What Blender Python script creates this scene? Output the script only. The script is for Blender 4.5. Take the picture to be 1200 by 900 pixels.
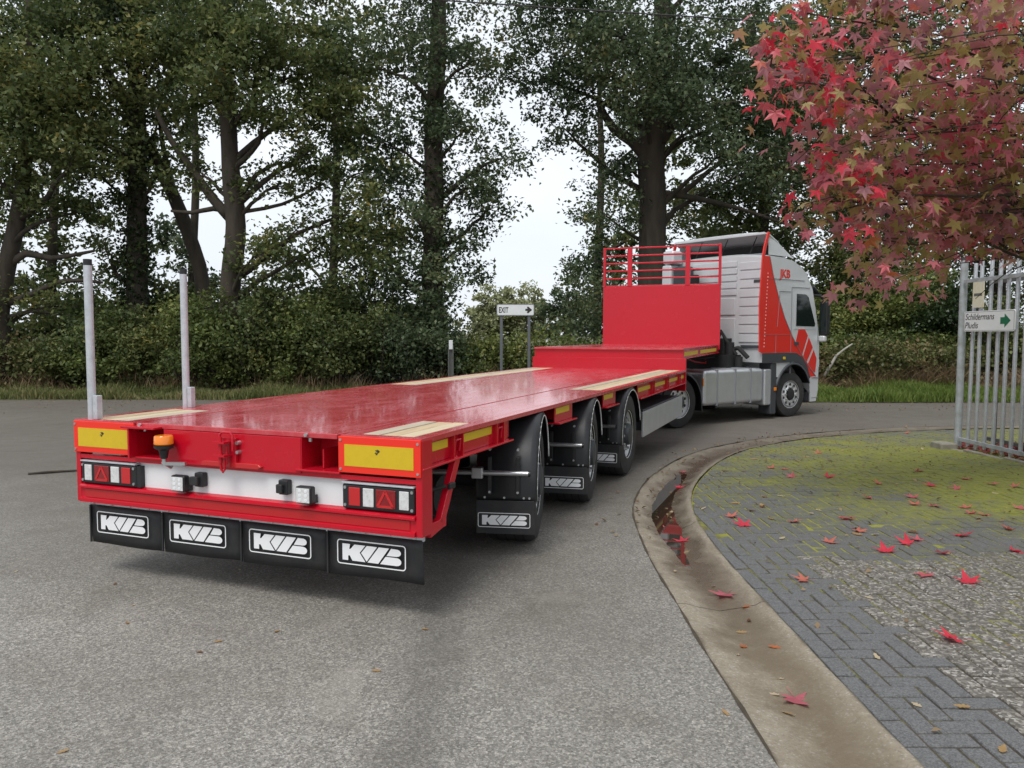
import bpy, math, random
import numpy as np
from mathutils import Vector, Matrix, Euler
random.seed(7); rng = np.random.default_rng(11)
S = bpy.context.scene
for o in list(bpy.data.objects): bpy.data.objects.remove(o)
COL = S.collection
R = math.radians

# ------------------------------------------------------------------ camera, sky, sun, exposure
FPX, PIT, CAMH = 920.5, .0640, 1.59
cd = bpy.data.cameras.new('camera'); cam = bpy.data.objects.new('camera', cd); COL.objects.link(cam)
cd.sensor_width = 36; cd.lens = 36 * FPX / 1200; cd.clip_start = .05; cd.clip_end = 3000
cam.matrix_world = Matrix.Translation((0, 0, CAMH)) @ Matrix.Rotation(math.pi/2 - PIT, 4, 'X') @ Matrix.Rotation(.0021, 4, 'Z')
S.camera = cam
SUN_EL, SUN_AZ = R(58), R(205)          # azimuth from +Y towards +X
w = bpy.data.worlds.new('World'); S.world = w; w.use_nodes = True
nt = w.node_tree; bg = nt.nodes['Background']
sky = nt.nodes.new('ShaderNodeTexSky'); sky.sky_type = 'NISHITA'; sky.sun_disc = False
sky.sun_elevation = SUN_EL; sky.sun_rotation = SUN_AZ; sky.air_density = 1.0; sky.dust_density = 3.0
sc = nt.nodes.new('ShaderNodeVectorMath'); sc.operation = 'SCALE'; sc.inputs['Scale'].default_value = .07
nt.links.new(sky.outputs['Color'], sc.inputs[0])
tc = nt.nodes.new('ShaderNodeTexCoord'); mp = nt.nodes.new('ShaderNodeMapping'); mp.inputs['Scale'].default_value = (1, 1, 2.4)
nz = nt.nodes.new('ShaderNodeTexNoise'); nz.inputs['Scale'].default_value = 1.7; nz.inputs['Detail'].default_value = 5
cr = nt.nodes.new('ShaderNodeValToRGB')
cr.color_ramp.elements[0].position = .3; cr.color_ramp.elements[0].color = (.60, .645, .70, 1)
cr.color_ramp.elements[1].position = .75; cr.color_ramp.elements[1].color = (.75, .78, .82, 1)
mx = nt.nodes.new('ShaderNodeMix'); mx.data_type = 'RGBA'; mx.inputs[0].default_value = .88
nt.links.new(tc.outputs['Generated'], mp.inputs[0]); nt.links.new(mp.outputs[0], nz.inputs['Vector'])
nt.links.new(nz.outputs['Fac'], cr.inputs[0])
nt.links.new(sc.outputs[0], mx.inputs[6]); nt.links.new(cr.outputs[0], mx.inputs[7])
nt.links.new(mx.outputs[2], bg.inputs[0]); bg.inputs[1].default_value = 1.0
sl = bpy.data.lights.new('sun', 'SUN'); sl.energy = 1.5; sl.angle = R(25); sl.color = (1, .97, .92)
so = bpy.data.objects.new('sun', sl); COL.objects.link(so)
sd = Vector((math.sin(SUN_AZ)*math.cos(SUN_EL), math.cos(SUN_AZ)*math.cos(SUN_EL), math.sin(SUN_EL)))
so.rotation_euler = (-sd).to_track_quat('-Z', 'Y').to_euler(); so.location = sd * 60
vs = S.view_settings; vs.view_transform = 'Standard'; vs.look = 'None'; vs.exposure = 0.58; vs.gamma = 1

# ------------------------------------------------------------------ helpers
def sstep(a, b, x):
    t = min(1, max(0, (x - a) / (b - a))); return t * t * (3 - 2 * t)
def gz(y): return -.2 * sstep(8.5, 15, y)
def W(px, py, D):
    """point at distance D along the view axis that the photograph shows at px, py"""
    X = (px - 600) / FPX; Z = (450 - py) / FPX
    c, s = math.cos(PIT), math.sin(PIT)
    y = c + Z * s; z = -s + Z * c; t = D / y
    return Vector((X * t, D, CAMH + z * t))

class MB:
    def __init__(s): s.v = []; s.f = []
    def add(s, vs, fs):
        n = len(s.v); s.v += [tuple(p) for p in vs]; s.f += [tuple(i + n for i in f) for f in fs]; return s
    def box(s, a, b, M=None):
        x0, y0, z0 = a; x1, y1, z1 = b
        vs = [(x0,y0,z0),(x1,y0,z0),(x1,y1,z0),(x0,y1,z0),(x0,y0,z1),(x1,y0,z1),(x1,y1,z1),(x0,y1,z1)]
        if M is not None: vs = [M @ Vector(p) for p in vs]
        return s.add(vs, [(3,2,1,0),(4,5,6,7),(0,1,5,4),(1,2,6,5),(2,3,7,6),(3,0,4,7)])
    def bar(s, p0, p1, wd, ht=None, up=(0,0,1)):
        p0, p1 = Vector(p0), Vector(p1); ht = ht or wd
        d = (p1 - p0); L = d.length; d.normalize(); up = Vector(up)
        if abs(d.dot(up)) > .98: up = Vector((0, 1, 0))
        x = d.cross(up).normalized(); z = x.cross(d)
        M = Matrix(((x.x, d.x, z.x, p0.x), (x.y, d.y, z.y, p0.y), (x.z, d.z, z.z, p0.z), (0,0,0,1)))
        return s.box((-wd/2, 0, -ht/2), (wd/2, L, ht/2), M)
    def tube(s, pts, rad, n=8, cap=True, wob=0):
        pts = [Vector(p) for p in pts]; m = len(pts)
        if not hasattr(rad, '__len__'): rad = [rad] * m
        rings = []; ref = None
        for i in range(m):
            d = (pts[min(i+1, m-1)] - pts[max(i-1, 0)]).normalized()
            if ref is None: ref = Vector((1,0,0)) if abs(d.x) < .9 else Vector((0,1,0))
            a = (ref - d * ref.dot(d)).normalized(); ref = a; b = d.cross(a)
            rings.append([pts[i] + (a*math.cos(2*math.pi*k/n) + b*math.sin(2*math.pi*k/n)) * rad[i] * (1 + wob*math.sin(k*2.7 + i*.8)) for k in range(n)])
        fs = []
        for i in range(m-1):
            for k in range(n): fs.append((i*n+k, i*n+(k+1)%n, (i+1)*n+(k+1)%n, (i+1)*n+k))
        if cap: fs += [tuple(range(n-1,-1,-1)), tuple((m-1)*n+k for k in range(n))]
        return s.add([p for r in rings for p in r], fs)
    def cyl(s, p0, p1, r, n=14, r2=None): return s.tube([p0, p1], [r, r if r2 is None else r2], n)
    def prism(s, poly, axis, a, b):
        """poly of 2-D points extruded along axis; x:(y,z) y:(x,z) z:(x,y)"""
        f = {'x': lambda p, t: (t, p[0], p[1]), 'y': lambda p, t: (p[0], t, p[1]), 'z': lambda p, t: (p[0], p[1], t)}[axis]
        n = len(poly); vs = [f(p, a) for p in poly] + [f(p, b) for p in poly]
        ar = sum(poly[i][0]*poly[(i+1)%n][1] - poly[(i+1)%n][0]*poly[i][1] for i in range(n))
        fl = (ar > 0) ^ (axis == 'y') ^ (b < a)
        fs = [tuple(range(n-1,-1,-1)), tuple(range(n, 2*n))] + [(i, (i+1)%n, n+(i+1)%n, n+i) for i in range(n)]
        if not fl: fs = [t[::-1] for t in fs]
        return s.add(vs, fs)
    def lathe(s, prof, n=32, c=(0,0,0)):
        """prof of (x, r) round the x axis"""
        m = len(prof); vs = []
        for x, r in prof:
            for k in range(n):
                t = 2*math.pi*k/n; vs.append((c[0]+x, c[1]+r*math.cos(t), c[2]+r*math.sin(t)))
        fs = [(i*n+k, (i+1)*n+k, (i+1)*n+(k+1)%n, i*n+(k+1)%n) for i in range(m-1) for k in range(n)]
        return s.add(vs, fs)
    def grid(s, rows):
        m, n = len(rows), len(rows[0])
        return s.add([p for r in rows for p in r], [(i*n+k, i*n+k+1, (i+1)*n+k+1, (i+1)*n+k) for i in range(m-1) for k in range(n-1)])
    def build(s, name, mat, parent=None, smooth=False, bevel=0, seg=2, label=None):
        me = bpy.data.meshes.new(name); me.from_pydata([tuple(p) for p in s.v], [], s.f); me.update()
        o = bpy.data.objects.new(name, me); COL.objects.link(o)
        if mat: me.materials.append(mat)
        if parent: o.parent = parent
        if smooth:
            me.polygons.foreach_set('use_smooth', [True]*len(me.polygons))
            if smooth != 'all': me.set_sharp_from_angle(angle=R(38))
        if bevel:
            b = o.modifiers.new('bevel', 'BEVEL'); b.width = bevel; b.segments = seg; b.limit_method = 'ANGLE'; b.angle_limit = R(40)
            if not smooth:
                me.polygons.foreach_set('use_smooth', [True]*len(me.polygons)); b.harden_normals = True
        if label: o['label'] = label
        if parent and name in SMALL: o['kind'] = 'stuff'
        return o
SMALL = {'bolt','rivet','screw','rail_bolt','lug_nut','hand_hole','diode','chequer','small_print','approval_mark','panel_gap','pressed_rib','rib','strut','tread_groove','cable','logo'}

def tag(o, label=None, cat=None, group=None, kind=None):
    if label: o['label'] = label
    if cat: o['category'] = cat
    if group: o['group'] = group
    if kind: o['kind'] = kind
    return o
def empty(name, loc=(0,0,0), rz=0, label=None, cat=None, group=None, parent=None):
    o = bpy.data.objects.new(name, None); COL.objects.link(o); o.location = loc; o.rotation_euler = (0, 0, rz); o.empty_display_size = .3
    if parent: o.parent = parent
    return tag(o, label, cat, group)
def copy_tree(o, parent=None):
    c = o.copy(); COL.objects.link(c); c.parent = parent
    for ch in list(o.children): copy_tree(ch, c)
    return c
def inst(name, me, parent=None, M=None):
    o = bpy.data.objects.new(name, me); COL.objects.link(o)
    if parent: o.parent = parent
    if M is not None: o.matrix_local = M
    return o
def text(name, body, size, mat, parent, M, shear=0, align='LEFT', sx=1, bold=0):
    cu = bpy.data.curves.new('t', 'FONT'); cu.body = body; cu.size = size; cu.shear = shear; cu.align_x = align; cu.extrude = .0008; cu.offset = bold
    t = bpy.data.objects.new('t', cu); COL.objects.link(t)
    me = bpy.data.meshes.new_from_object(t.evaluated_get(bpy.context.evaluated_depsgraph_get()))
    bpy.data.objects.remove(t); me.materials.clear(); me.materials.append(mat); me.name = name
    return inst(name, me, parent, M @ Matrix.Diagonal((sx, 1, 1, 1)))

# ------------------------------------------------------------------ materials
def mat(name, col, rough=.5, metal=0, coat=0, spec=.5, var=0, vscale=8, bump=0, bscale=40, rvar=0, emit=None, dirt=None, stretch=(1,1,1)):
    m = bpy.data.materials.new(name); m.use_nodes = True; N = m.node_tree.nodes; L = m.node_tree.links
    p = N['Principled BSDF']; p.inputs['Base Color'].default_value = (*col, 1); p.inputs['Roughness'].default_value = rough
    p.inputs['Metallic'].default_value = metal; p.inputs['Coat Weight'].default_value = coat; p.inputs['Coat Roughness'].default_value = .06
    p.inputs['Specular IOR Level'].default_value = spec
    if emit: p.inputs['Emission Color'].default_value = (*emit[0], 1); p.inputs['Emission Strength'].default_value = emit[1]
    if var or bump or rvar or dirt:
        t = N.new('ShaderNodeTexCoord'); mpp = N.new('ShaderNodeMapping'); mpp.inputs['Scale'].default_value = stretch; L.new(t.outputs['Object'], mpp.inputs[0])
        n1 = N.new('ShaderNodeTexNoise'); n1.inputs['Scale'].default_value = vscale; n1.inputs['Detail'].default_value = 6; n1.inputs['Roughness'].default_value = .6
        L.new(mpp.outputs[0], n1.inputs['Vector'])
        if var or dirt:
            d = dirt or tuple(c*.5 for c in col)
            r = N.new('ShaderNodeMapRange'); r.inputs[1].default_value = .42; r.inputs[2].default_value = .72; r.inputs[3].default_value = 0; r.inputs[4].default_value = var or .4
            L.new(n1.outputs['Fac'], r.inputs[0])
            x = N.new('ShaderNodeMix'); x.data_type = 'RGBA'; x.inputs[6].default_value = (*col, 1); x.inputs[7].default_value = (*d, 1)
            L.new(r.outputs[0], x.inputs[0]); L.new(x.outputs[2], p.inputs['Base Color'])
        if rvar:
            r2 = N.new('ShaderNodeMapRange'); r2.inputs[1].default_value = .3; r2.inputs[2].default_value = .7; r2.inputs[3].default_value = max(0, rough-rvar); r2.inputs[4].default_value = rough+rvar
            L.new(n1.outputs['Fac'], r2.inputs[0]); L.new(r2.outputs[0], p.inputs['Roughness'])
        if bump:
            n2 = N.new('ShaderNodeTexNoise'); n2.inputs['Scale'].default_value = bscale; n2.inputs['Detail'].default_value = 4; L.new(mpp.outputs[0], n2.inputs['Vector'])
            b = N.new('ShaderNodeBump'); b.inputs['Strength'].default_value = bump; b.inputs['Distance'].default_value = .01; L.new(n2.outputs['Fac'], b.inputs['Height']); L.new(b.outputs[0], p.inputs['Normal'])
    return m
class NB:
    """small node helper"""
    def __init__(s, name):
        s.m = bpy.data.materials.new(name); s.m.use_nodes = True; s.N = s.m.node_tree.nodes; s.L = s.m.node_tree.links; s.p = s.N['Principled BSDF']
        s.pos = s.N.new('ShaderNodeNewGeometry').outputs['Position']
    def noise(s, scale, detail=4, rough=.55, vec=None, dist=0):
        n = s.N.new('ShaderNodeTexNoise'); n.inputs['Scale'].default_value = scale; n.inputs['Detail'].default_value = detail; n.inputs['Roughness'].default_value = rough; n.inputs['Distortion'].default_value = dist
        s.L.new(vec or s.pos, n.inputs['Vector']); return n.outputs['Fac']
    def vor(s, scale, out='Color', vec=None):
        n = s.N.new('ShaderNodeTexVoronoi'); n.inputs['Scale'].default_value = scale; s.L.new(vec or s.pos, n.inputs['Vector']); return n.outputs[out]
    def sep(s, sock):
        n = s.N.new('ShaderNodeSeparateXYZ'); s.L.new(sock, n.inputs[0]); return n.outputs
    def rng(s, sock, a, b, c=0, d=1):
        n = s.N.new('ShaderNodeMapRange'); s.L.new(sock, n.inputs[0])
        for i, v in enumerate((a, b, c, d)): n.inputs[i+1].default_value = v
        return n.outputs[0]
    def mth(s, op, a, b=None):
        n = s.N.new('ShaderNodeMath'); n.operation = op
        for i, v in enumerate((a, b)):
            if v is None: continue
            if isinstance(v, (int, float)): n.inputs[i].default_value = v
            else: s.L.new(v, n.inputs[i])
        return n.outputs[0]
    def mix(s, f, a, b, typ='MIX'):
        n = s.N.new('ShaderNodeMix'); n.data_type = 'RGBA'; n.blend_type = typ
        for i, v in ((0, f), (6, a), (7, b)):
            if isinstance(v, (int, float)): n.inputs[i].default_value = v
            elif isinstance(v, tuple): n.inputs[i].default_value = (*v, 1)
            else: s.L.new(v, n.inputs[i])
        return n.outputs[2]
    def ramp(s, sock, stops, interp='LINEAR'):
        n = s.N.new('ShaderNodeValToRGB'); s.L.new(sock, n.inputs[0]); e = n.color_ramp.elements; n.color_ramp.interpolation = interp
        while len(e) < len(stops): e.new(.5)
        for k, (p, c) in enumerate(stops): e[k].position = p; e[k].color = (*c, 1)
        return n.outputs[0]
    def attr(s, name, out='Fac'):
        n = s.N.new('ShaderNodeAttribute'); n.attribute_name = name; return n.outputs[out]
    def bump(s, h, st, dist=.01):
        b = s.N.new('ShaderNodeBump'); b.inputs['Strength'].default_value = st; b.inputs['Distance'].default_value = dist; s.L.new(h, b.inputs['Height']); s.L.new(b.outputs[0], s.p.inputs['Normal'])
    def out(s, col, rough):
        s.L.new(col, s.p.inputs['Base Color'])
        if isinstance(rough, (int, float)): s.p.inputs['Roughness'].default_value = rough
        else: s.L.new(rough, s.p.inputs['Roughness'])
        return s.m

def m_asphalt():
    b = NB('asphalt'); P = b.sep(b.pos)
    gr = b.vor(150); g2 = b.vor(90)
    base = b.mix(.55, b.ramp(b.sep(gr)[0], [(0, (.08,.075,.067)), (.5, (.21,.20,.178)), (.86, (.35,.33,.295)), (1, (.64,.61,.55))]), b.ramp(b.sep(g2)[1], [(0, (.09,.085,.077)), (.7, (.255,.242,.216)), (1, (.46,.435,.39))]))
    big = b.noise(.35, 6, .6); med = b.noise(1.8, 6, .62, dist=.4)
    f = b.rng(big, .38, .66); base = b.mix(b.mth('MULTIPLY', f, .45), base, (.115,.105,.088))
    base = b.mix(b.rng(med, .48, .75, 0, .5), base, (.105,.092,.072)); base = b.mix(b.rng(b.noise(.9, 5, .6, dist=1.2), .60, .72, 0, .35), base, (.30,.28,.245)); base = b.mix(b.rng(b.noise(5, 3, .5), .72, .80, 0, .6), base, (.06,.055,.048))
    # darker and browner further along the road
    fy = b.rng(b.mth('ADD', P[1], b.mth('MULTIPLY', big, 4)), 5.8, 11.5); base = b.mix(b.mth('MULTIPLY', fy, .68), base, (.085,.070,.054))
    # faint tyre tracks
    wv = b.mth('ABSOLUTE', b.mth('SUBTRACT', b.mth('ADD', P[0], b.mth('MULTIPLY', big, .7)), -.05)); base = b.mix(b.rng(wv, .06, .22, .32, 0), base, (.05,.047,.042))
    b.bump(b.mth('ADD', b.vor(150, 'Distance'), b.mth('MULTIPLY', b.noise(25), .6)), .55, .006)
    return b.out(base, b.rng(med, .35, .7, .62, .85))
def m_gutter():
    b = NB('gutter_concrete'); P = b.sep(b.pos); ac = b.attr('across')
    n = b.noise(3.2, 7, .62); f = b.noise(28, 5, .65); v = b.vor(120)
    base = b.mix(f, (.17,.145,.105), (.34,.295,.225)); base = b.mix(b.rng(b.sep(v)[0], .86, .95, 0, .5), base, (.42,.40,.36))
    base = b.mix(b.rng(n, .42, .7, 0, .55), base, (.14,.11,.075))
    mid = b.rng(b.mth('ABSOLUTE', b.mth('ADD', b.mth('SUBTRACT', ac, .5), b.mth('MULTIPLY', b.mth('SUBTRACT', n, .5), .7))), .05, .30, 1, 0)
    base = b.mix(b.mth('MULTIPLY', mid, .75), base, b.mix(b.noise(6), (.085,.058,.03), (.15,.115,.07)))
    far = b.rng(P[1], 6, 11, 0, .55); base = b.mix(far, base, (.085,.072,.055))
    base = b.mix(b.rng(b.noise(60, 3, .7), .5, .72, 0, .5), base, (.11,.09,.065))
    edge = b.rng(b.mth('ADD', b.mth('ABSOLUTE', b.mth('SUBTRACT', ac, .5)), b.mth('MULTIPLY', b.mth('SUBTRACT', n, .5), .25)), .44, .5, 0, .7); base = b.mix(edge, base, (.075,.06,.035))
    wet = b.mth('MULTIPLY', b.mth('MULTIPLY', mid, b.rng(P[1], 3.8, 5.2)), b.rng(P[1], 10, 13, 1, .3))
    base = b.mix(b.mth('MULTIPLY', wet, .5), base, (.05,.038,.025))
    b.bump(b.mth('ADD', f, b.vor(120, 'Distance')), .35, .006)
    return b.out(base, b.mth('SUBTRACT', .8, b.mth('MULTIPLY', wet, .62)))
def moss_mask(b):
    P = b.sep(b.pos)
    n = b.noise(1.1, 6, .62); n2 = b.noise(9, 5, .65)
    g = b.mth('ADD', b.mth('MULTIPLY', b.rng(P[1], 4.4, 7.6), .60), b.mth('MULTIPLY', b.rng(P[0], 1.6, 4.8), .55))
    g = b.mth('SUBTRACT', g, b.rng(P[1], 10.5, 14, 0, .35))
    return b.mth('ADD', b.mth('ADD', g, b.mth('MULTIPLY', b.mth('SUBTRACT', n, .5), 1.5)), b.mth('MULTIPLY', b.mth('SUBTRACT', n2, .5), 1.3))
def m_block(name, dark):
    b = NB(name); v = b.vor(170); v2 = b.vor(70); oi = b.N.new('ShaderNodeNewGeometry').outputs['Random Per Island']
    if dark: base = b.mix(b.sep(v)[0], (.065,.068,.073), (.185,.187,.188)); base = b.mix(b.mth('MULTIPLY', oi, .5), base, (.10,.097,.09))
    else:
        base = b.ramp(b.sep(v2)[0], [(0, (.06,.055,.048)), (.5, (.115,.105,.092)), (.72, (.21,.19,.165)), (.9, (.30,.28,.25)), (1, (.46,.44,.41))]); base = b.mix(b.mth('MULTIPLY', oi, .35), base, (.16,.145,.125))
    mm = moss_mask(b)
    base = b.mix(b.rng(mm, .15, 1.15, 0, .7), base, (.075,.072,.048))
    mc = b.mix(b.noise(30), (.10,.115,.014), (.27,.27,.035))
    base = b.mix(b.rng(mm, .62, 1.15, 0, .93), base, mc)
    b.bump(b.mth('ADD', b.vor(70 if not dark else 150, 'Distance'), b.noise(40)), .6 if not dark else .35, .006)
    return b.out(base, .8)
def m_bed():
    b = NB('joint_moss'); mm = moss_mask(b)
    base = b.mix(b.rng(b.noise(4), .4, .65), (.045,.037,.026), (.075,.062,.045))
    base = b.mix(b.rng(mm, .05, .5), base, b.mix(b.noise(35), (.13,.145,.016), (.33,.32,.045)))
    b.bump(b.noise(80), .6); return b.out(base, .9)
def m_ground():
    b = NB('soil_and_grass'); n = b.noise(.8, 6)
    base = b.mix(b.rng(n, .35, .65), (.05,.065,.02), (.085,.07,.04)); b.bump(b.noise(12), .8, .03); return b.out(base, .95)
def m_paint_deck():
    b = NB('glossy_red_deck'); t = b.N.new('ShaderNodeTexCoord').outputs['Object']
    mpp = b.N.new('ShaderNodeMapping'); mpp.inputs['Scale'].default_value = (1, .45, 1); b.L.new(t, mpp.inputs[0]); v = mpp.outputs[0]
    d = b.noise(5, 7, .68, v); sp = b.noise(26, 4, .6, v)
    base = b.mix(b.rng(d, .42, .75, .06, .5), (.50,.022,.036), (.56,.20,.21))  # paler pink: dust film plus sky reflection put into the colour
    b.p.inputs['Coat Weight'].default_value = .45; b.p.inputs['Coat Roughness'].default_value = .05
    b.bump(b.mth('ADD', b.noise(1.6, 2, .5, v), b.mth('MULTIPLY', sp, .05)), .22, .02)
    return b.out(base, b.mth('ADD', b.rng(d, .35, .7, .16, .34), b.rng(sp, .55, .7, 0, .12)))
def leafmat(name, stops, trans=.35, rough=.5, nscale=.5):
    m = bpy.data.materials.new(name); m.use_nodes = True; N = m.node_tree.nodes; L = m.node_tree.links; p = N['Principled BSDF']
    g = N.new('ShaderNodeNewGeometry'); n = N.new('ShaderNodeTexNoise'); n.inputs['Scale'].default_value = nscale; n.inputs['Detail'].default_value = 4
    L.new(g.outputs['Position'], n.inputs['Vector'])
    a = N.new('ShaderNodeMath'); a.operation = 'MULTIPLY_ADD'; a.inputs[1].default_value = .55; L.new(g.outputs['Random Per Island'], a.inputs[0])
    s = N.new('ShaderNodeMath'); s.operation = 'MULTIPLY_ADD'; s.inputs[1].default_value = 1.3; s.inputs[2].default_value = -.42; L.new(n.outputs['Fac'], s.inputs[0]); L.new(s.outputs[0], a.inputs[2])
    r = N.new('ShaderNodeValToRGB'); e = r.color_ramp.elements
    while len(e) < len(stops): e.new(.5)
    for k, (q, c) in enumerate(stops): e[k].position = q; e[k].color = (*c, 1)
    L.new(a.outputs[0], r.inputs[0]); L.new(r.outputs[0], p.inputs['Base Color']); p.inputs['Roughness'].default_value = rough; p.inputs['Specular IOR Level'].default_value = .35
    t = N.new('ShaderNodeBsdfTranslucent'); L.new(r.outputs[0], t.inputs[0])
    x = N.new('ShaderNodeMixShader'); x.inputs[0].default_value = trans; L.new(p.outputs[0], x.inputs[1]); L.new(t.outputs[0], x.inputs[2]); L.new(x.outputs[0], N['Material Output'].inputs[0])
    return m

M = dict(
 asphalt=m_asphalt(), gutter=m_gutter(), blockd=m_block('dark_paving_block', True), blockl=m_block('washed_paving_block', False), bed=m_bed(), ground=m_ground(), deck=m_paint_deck(),
 red=mat('red_paint', (.49,.004,.018), .24, coat=.2, spec=.4, var=.10, vscale=3, dirt=(.44,.03,.035), rvar=.06, bump=.04, bscale=6),
 redflat=mat('red_cab_film', (.62,.030,.020), .32, coat=.15),
 fluo=mat('marker_red', (.80,.028,.012), .38), yellow=mat('marker_yellow', (.62,.43,.012), .38, var=.12, vscale=30), tape=mat('yellow_tape', (.66,.46,.02), .4, var=.12, vscale=10),
 white=mat('white_paint', (.74,.75,.76), .35, var=.12, vscale=6), letter=mat('white_lettering', (.78,.79,.80), .5), wood=mat('hardwood', (.56,.43,.27), .55, var=.6, vscale=9, dirt=(.30,.20,.11), stretch=(6,.5,1), bump=.1, bscale=30),
 wood2=mat('hardwood_grey', (.47,.40,.30), .6, var=.6, vscale=9, dirt=(.30,.24,.16), stretch=(6,.5,1), bump=.1, bscale=30), wood3=mat('hardwood_pale', (.60,.49,.33), .55, var=.5, vscale=9, dirt=(.42,.31,.18), stretch=(6,.5,1), bump=.1, bscale=30),
 rubber=mat('black_rubber', (.016,.017,.019), .55, var=.5, vscale=12, dirt=(.035,.033,.03), bump=.1), plastic=mat('black_plastic', (.012,.013,.015), .42, var=.5, vscale=7, dirt=(.025,.024,.023), bump=.05, bscale=15),
 tyre=mat('tyre_rubber', (.020,.020,.021), .7, var=.6, vscale=10, dirt=(.055,.05,.045), bump=.12), dark=mat('underbody', (.012,.012,.012), .8), steel=mat('steel', (.55,.56,.57), .35, metal=.9, var=.3, vscale=12),
 rim=mat('silver_rim', (.72,.73,.74), .36, metal=.55, var=.25, vscale=14), galv=mat('galvanised', (.56,.59,.62), .48, metal=.45, var=.55, vscale=22, dirt=(.33,.35,.38)), galvold=mat('weathered_galvanised', (.40,.43,.45), .6, metal=.35, var=.8, vscale=7, dirt=(.20,.21,.17)),
 galvdull=mat('dull_galvanised', (.12,.125,.12), .7, metal=.2, var=.7, vscale=8, dirt=(.09,.09,.07)),
 alu=mat('aluminium', (.62,.64,.66), .38, metal=.75, var=.2, vscale=5), silver=mat('silver_cab_paint', (.60,.615,.63), .34, metal=.2, coat=.4, var=.1, vscale=3), grey=mat('dark_grey_plastic', (.045,.05,.056), .5, var=.3, vscale=6), midgrey=mat('grey_panel', (.22,.23,.25), .55),
 glass=mat('dark_glass', (.010,.016,.015), .05, spec=.45), amber=mat('amber_lens', (.80,.22,.01), .2, coat=.4), redlens=mat('red_lens', (.24,.006,.010), .15, coat=.6, var=.5, vscale=60), clear=mat('clear_lens', (.66,.66,.66), .15, coat=.5, var=.5, vscale=50, dirt=(.34,.34,.34)), lampred=mat('red_reflector', (.50,.015,.018), .2, coat=.5),
 groove=mat('groove_red', (.16,.004,.007), .5),
 stripe=mat('shaded_stripe_red', (.44,.008,.012), .25, coat=.4), hose=mat('red_hose', (.45,.02,.02), .4), concrete=mat('concrete', (.26,.24,.20), .85, var=.6, vscale=9, dirt=(.12,.12,.07), bump=.3), green=mat('green_print', (.0,.13,.06), .5), black=mat('black_print', (.02,.02,.02), .5), paper=mat('faded_notice', (.62,.60,.50), .6, var=.6, vscale=14, dirt=(.62,.50,.16)),
 bark=mat('oak_bark', (.056,.044,.032), .95, var=.8, vscale=5, dirt=(.020,.018,.013), bump=.9, bscale=9, stretch=(1,1,.25)), birch=mat('dead_branch', (.36,.34,.30), .8, var=.6, vscale=9), pole=mat('wood_pole', (.16,.12,.09), .9), wire=mat('cable', (.03,.03,.03), .6),
 signwhite=mat('sign_white', (.70,.72,.72), .4, var=.25, vscale=7, dirt=(.55,.56,.50)), signpost=mat('grey_sign_post', (.12,.13,.14), .5, metal=.3))
wm = NB('puddle_water'); wm.p.inputs['Base Color'].default_value = (.030,.024,.016,1); wm.p.inputs['Roughness'].default_value = .02; wm.p.inputs['IOR'].default_value = 1.33; wm.p.inputs['Specular IOR Level'].default_value = .9; M['water'] = wm.m
OAK = [(0.0, (0.0338, 0.049, 0.0192)), (0.3, (0.0715, 0.1006, 0.0352)), (0.58, (0.1274, 0.1605, 0.0544)), (0.82, (0.195, 0.2108, 0.072)), (0.93, (0.286, 0.2584, 0.08)), (1, (0.468, 0.3264, 0.08))]
OAK2 = [(0.0, (0.0343, 0.0544, 0.029)), (0.4, (0.0766, 0.1115, 0.0551)), (0.75, (0.1518, 0.1877, 0.0943)), (0.95, (0.264, 0.272, 0.116)), (1, (0.4488, 0.3264, 0.087))]
SHR = [(0.0, (0.0442, 0.0621, 0.0196)), (0.4, (0.104, 0.1377, 0.0392)), (0.75, (0.1885, 0.2268, 0.0644)), (1, (0.338, 0.324, 0.098))]
BRA = [(0.0, (0.05, 0.0624, 0.0208)), (0.35, (0.1063, 0.13, 0.0416)), (0.6, (0.1625, 0.169, 0.065)), (0.78, (0.2125, 0.143, 0.0715)), (1, (0.375, 0.26, 0.143))]
WIL = [(.0,(.22,.24,.12)),(.5,(.32,.34,.18)),(1,(.42,.43,.25))]  # yellow-green of its own, lightened further to imitate distance haze
IVY = [(0.0, (0.0156, 0.0286, 0.0117)), (0.6, (0.0364, 0.0624, 0.0208)), (1, (0.0676, 0.1014, 0.0312))]
DRY = [(.0,(.13,.085,.05)),(.5,(.25,.175,.10)),(1,(.40,.31,.19))]
GRA = [(.0,(.075,.125,.022)),(.5,(.14,.205,.038)),(.85,(.20,.24,.06)),(1,(.36,.31,.13))]
GRD = [(.0,(.085,.105,.03)),(.5,(.14,.16,.05)),(.8,(.23,.21,.09)),(1,(.38,.31,.17))]
RED = [(0.0, (0.1664, 0.0768, 0.1013)), (0.18, (0.32, 0.1344, 0.162)), (0.34, (0.4608, 0.2048, 0.2025)), (0.46, (0.384, 0.2816, 0.1013)), (0.58, (0.3328, 0.2944, 0.0945)), (0.68, (0.5376, 0.2176, 0.2295)), (0.84, (0.6656, 0.1664, 0.216)), (1, (0.75, 0.1152, 0.162))]
M['bramble'] = leafmat('bramble_leaves', BRA, .3, .5, 1.2); M['oak'] = leafmat('oak_leaves', OAK, .38); M['oak2'] = leafmat('grey_green_leaves', OAK2, .38); M['shrub'] = leafmat('shrub_leaves', SHR, .35); M['willow'] = leafmat('willow_leaves', WIL, .3)
M['ivy'] = leafmat('ivy_leaves', IVY, .15, .35); M['dry'] = leafmat('dry_bracken', DRY, .3, .8, 1.5); M['grass'] = leafmat('grass_blades', GRA, .3, .6, .7); M['grassdry'] = leafmat('verge_blades', GRD, .3, .6, .7); M['redleaf'] = leafmat('sweetgum_leaves', RED, .55, .45, .9)
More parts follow.
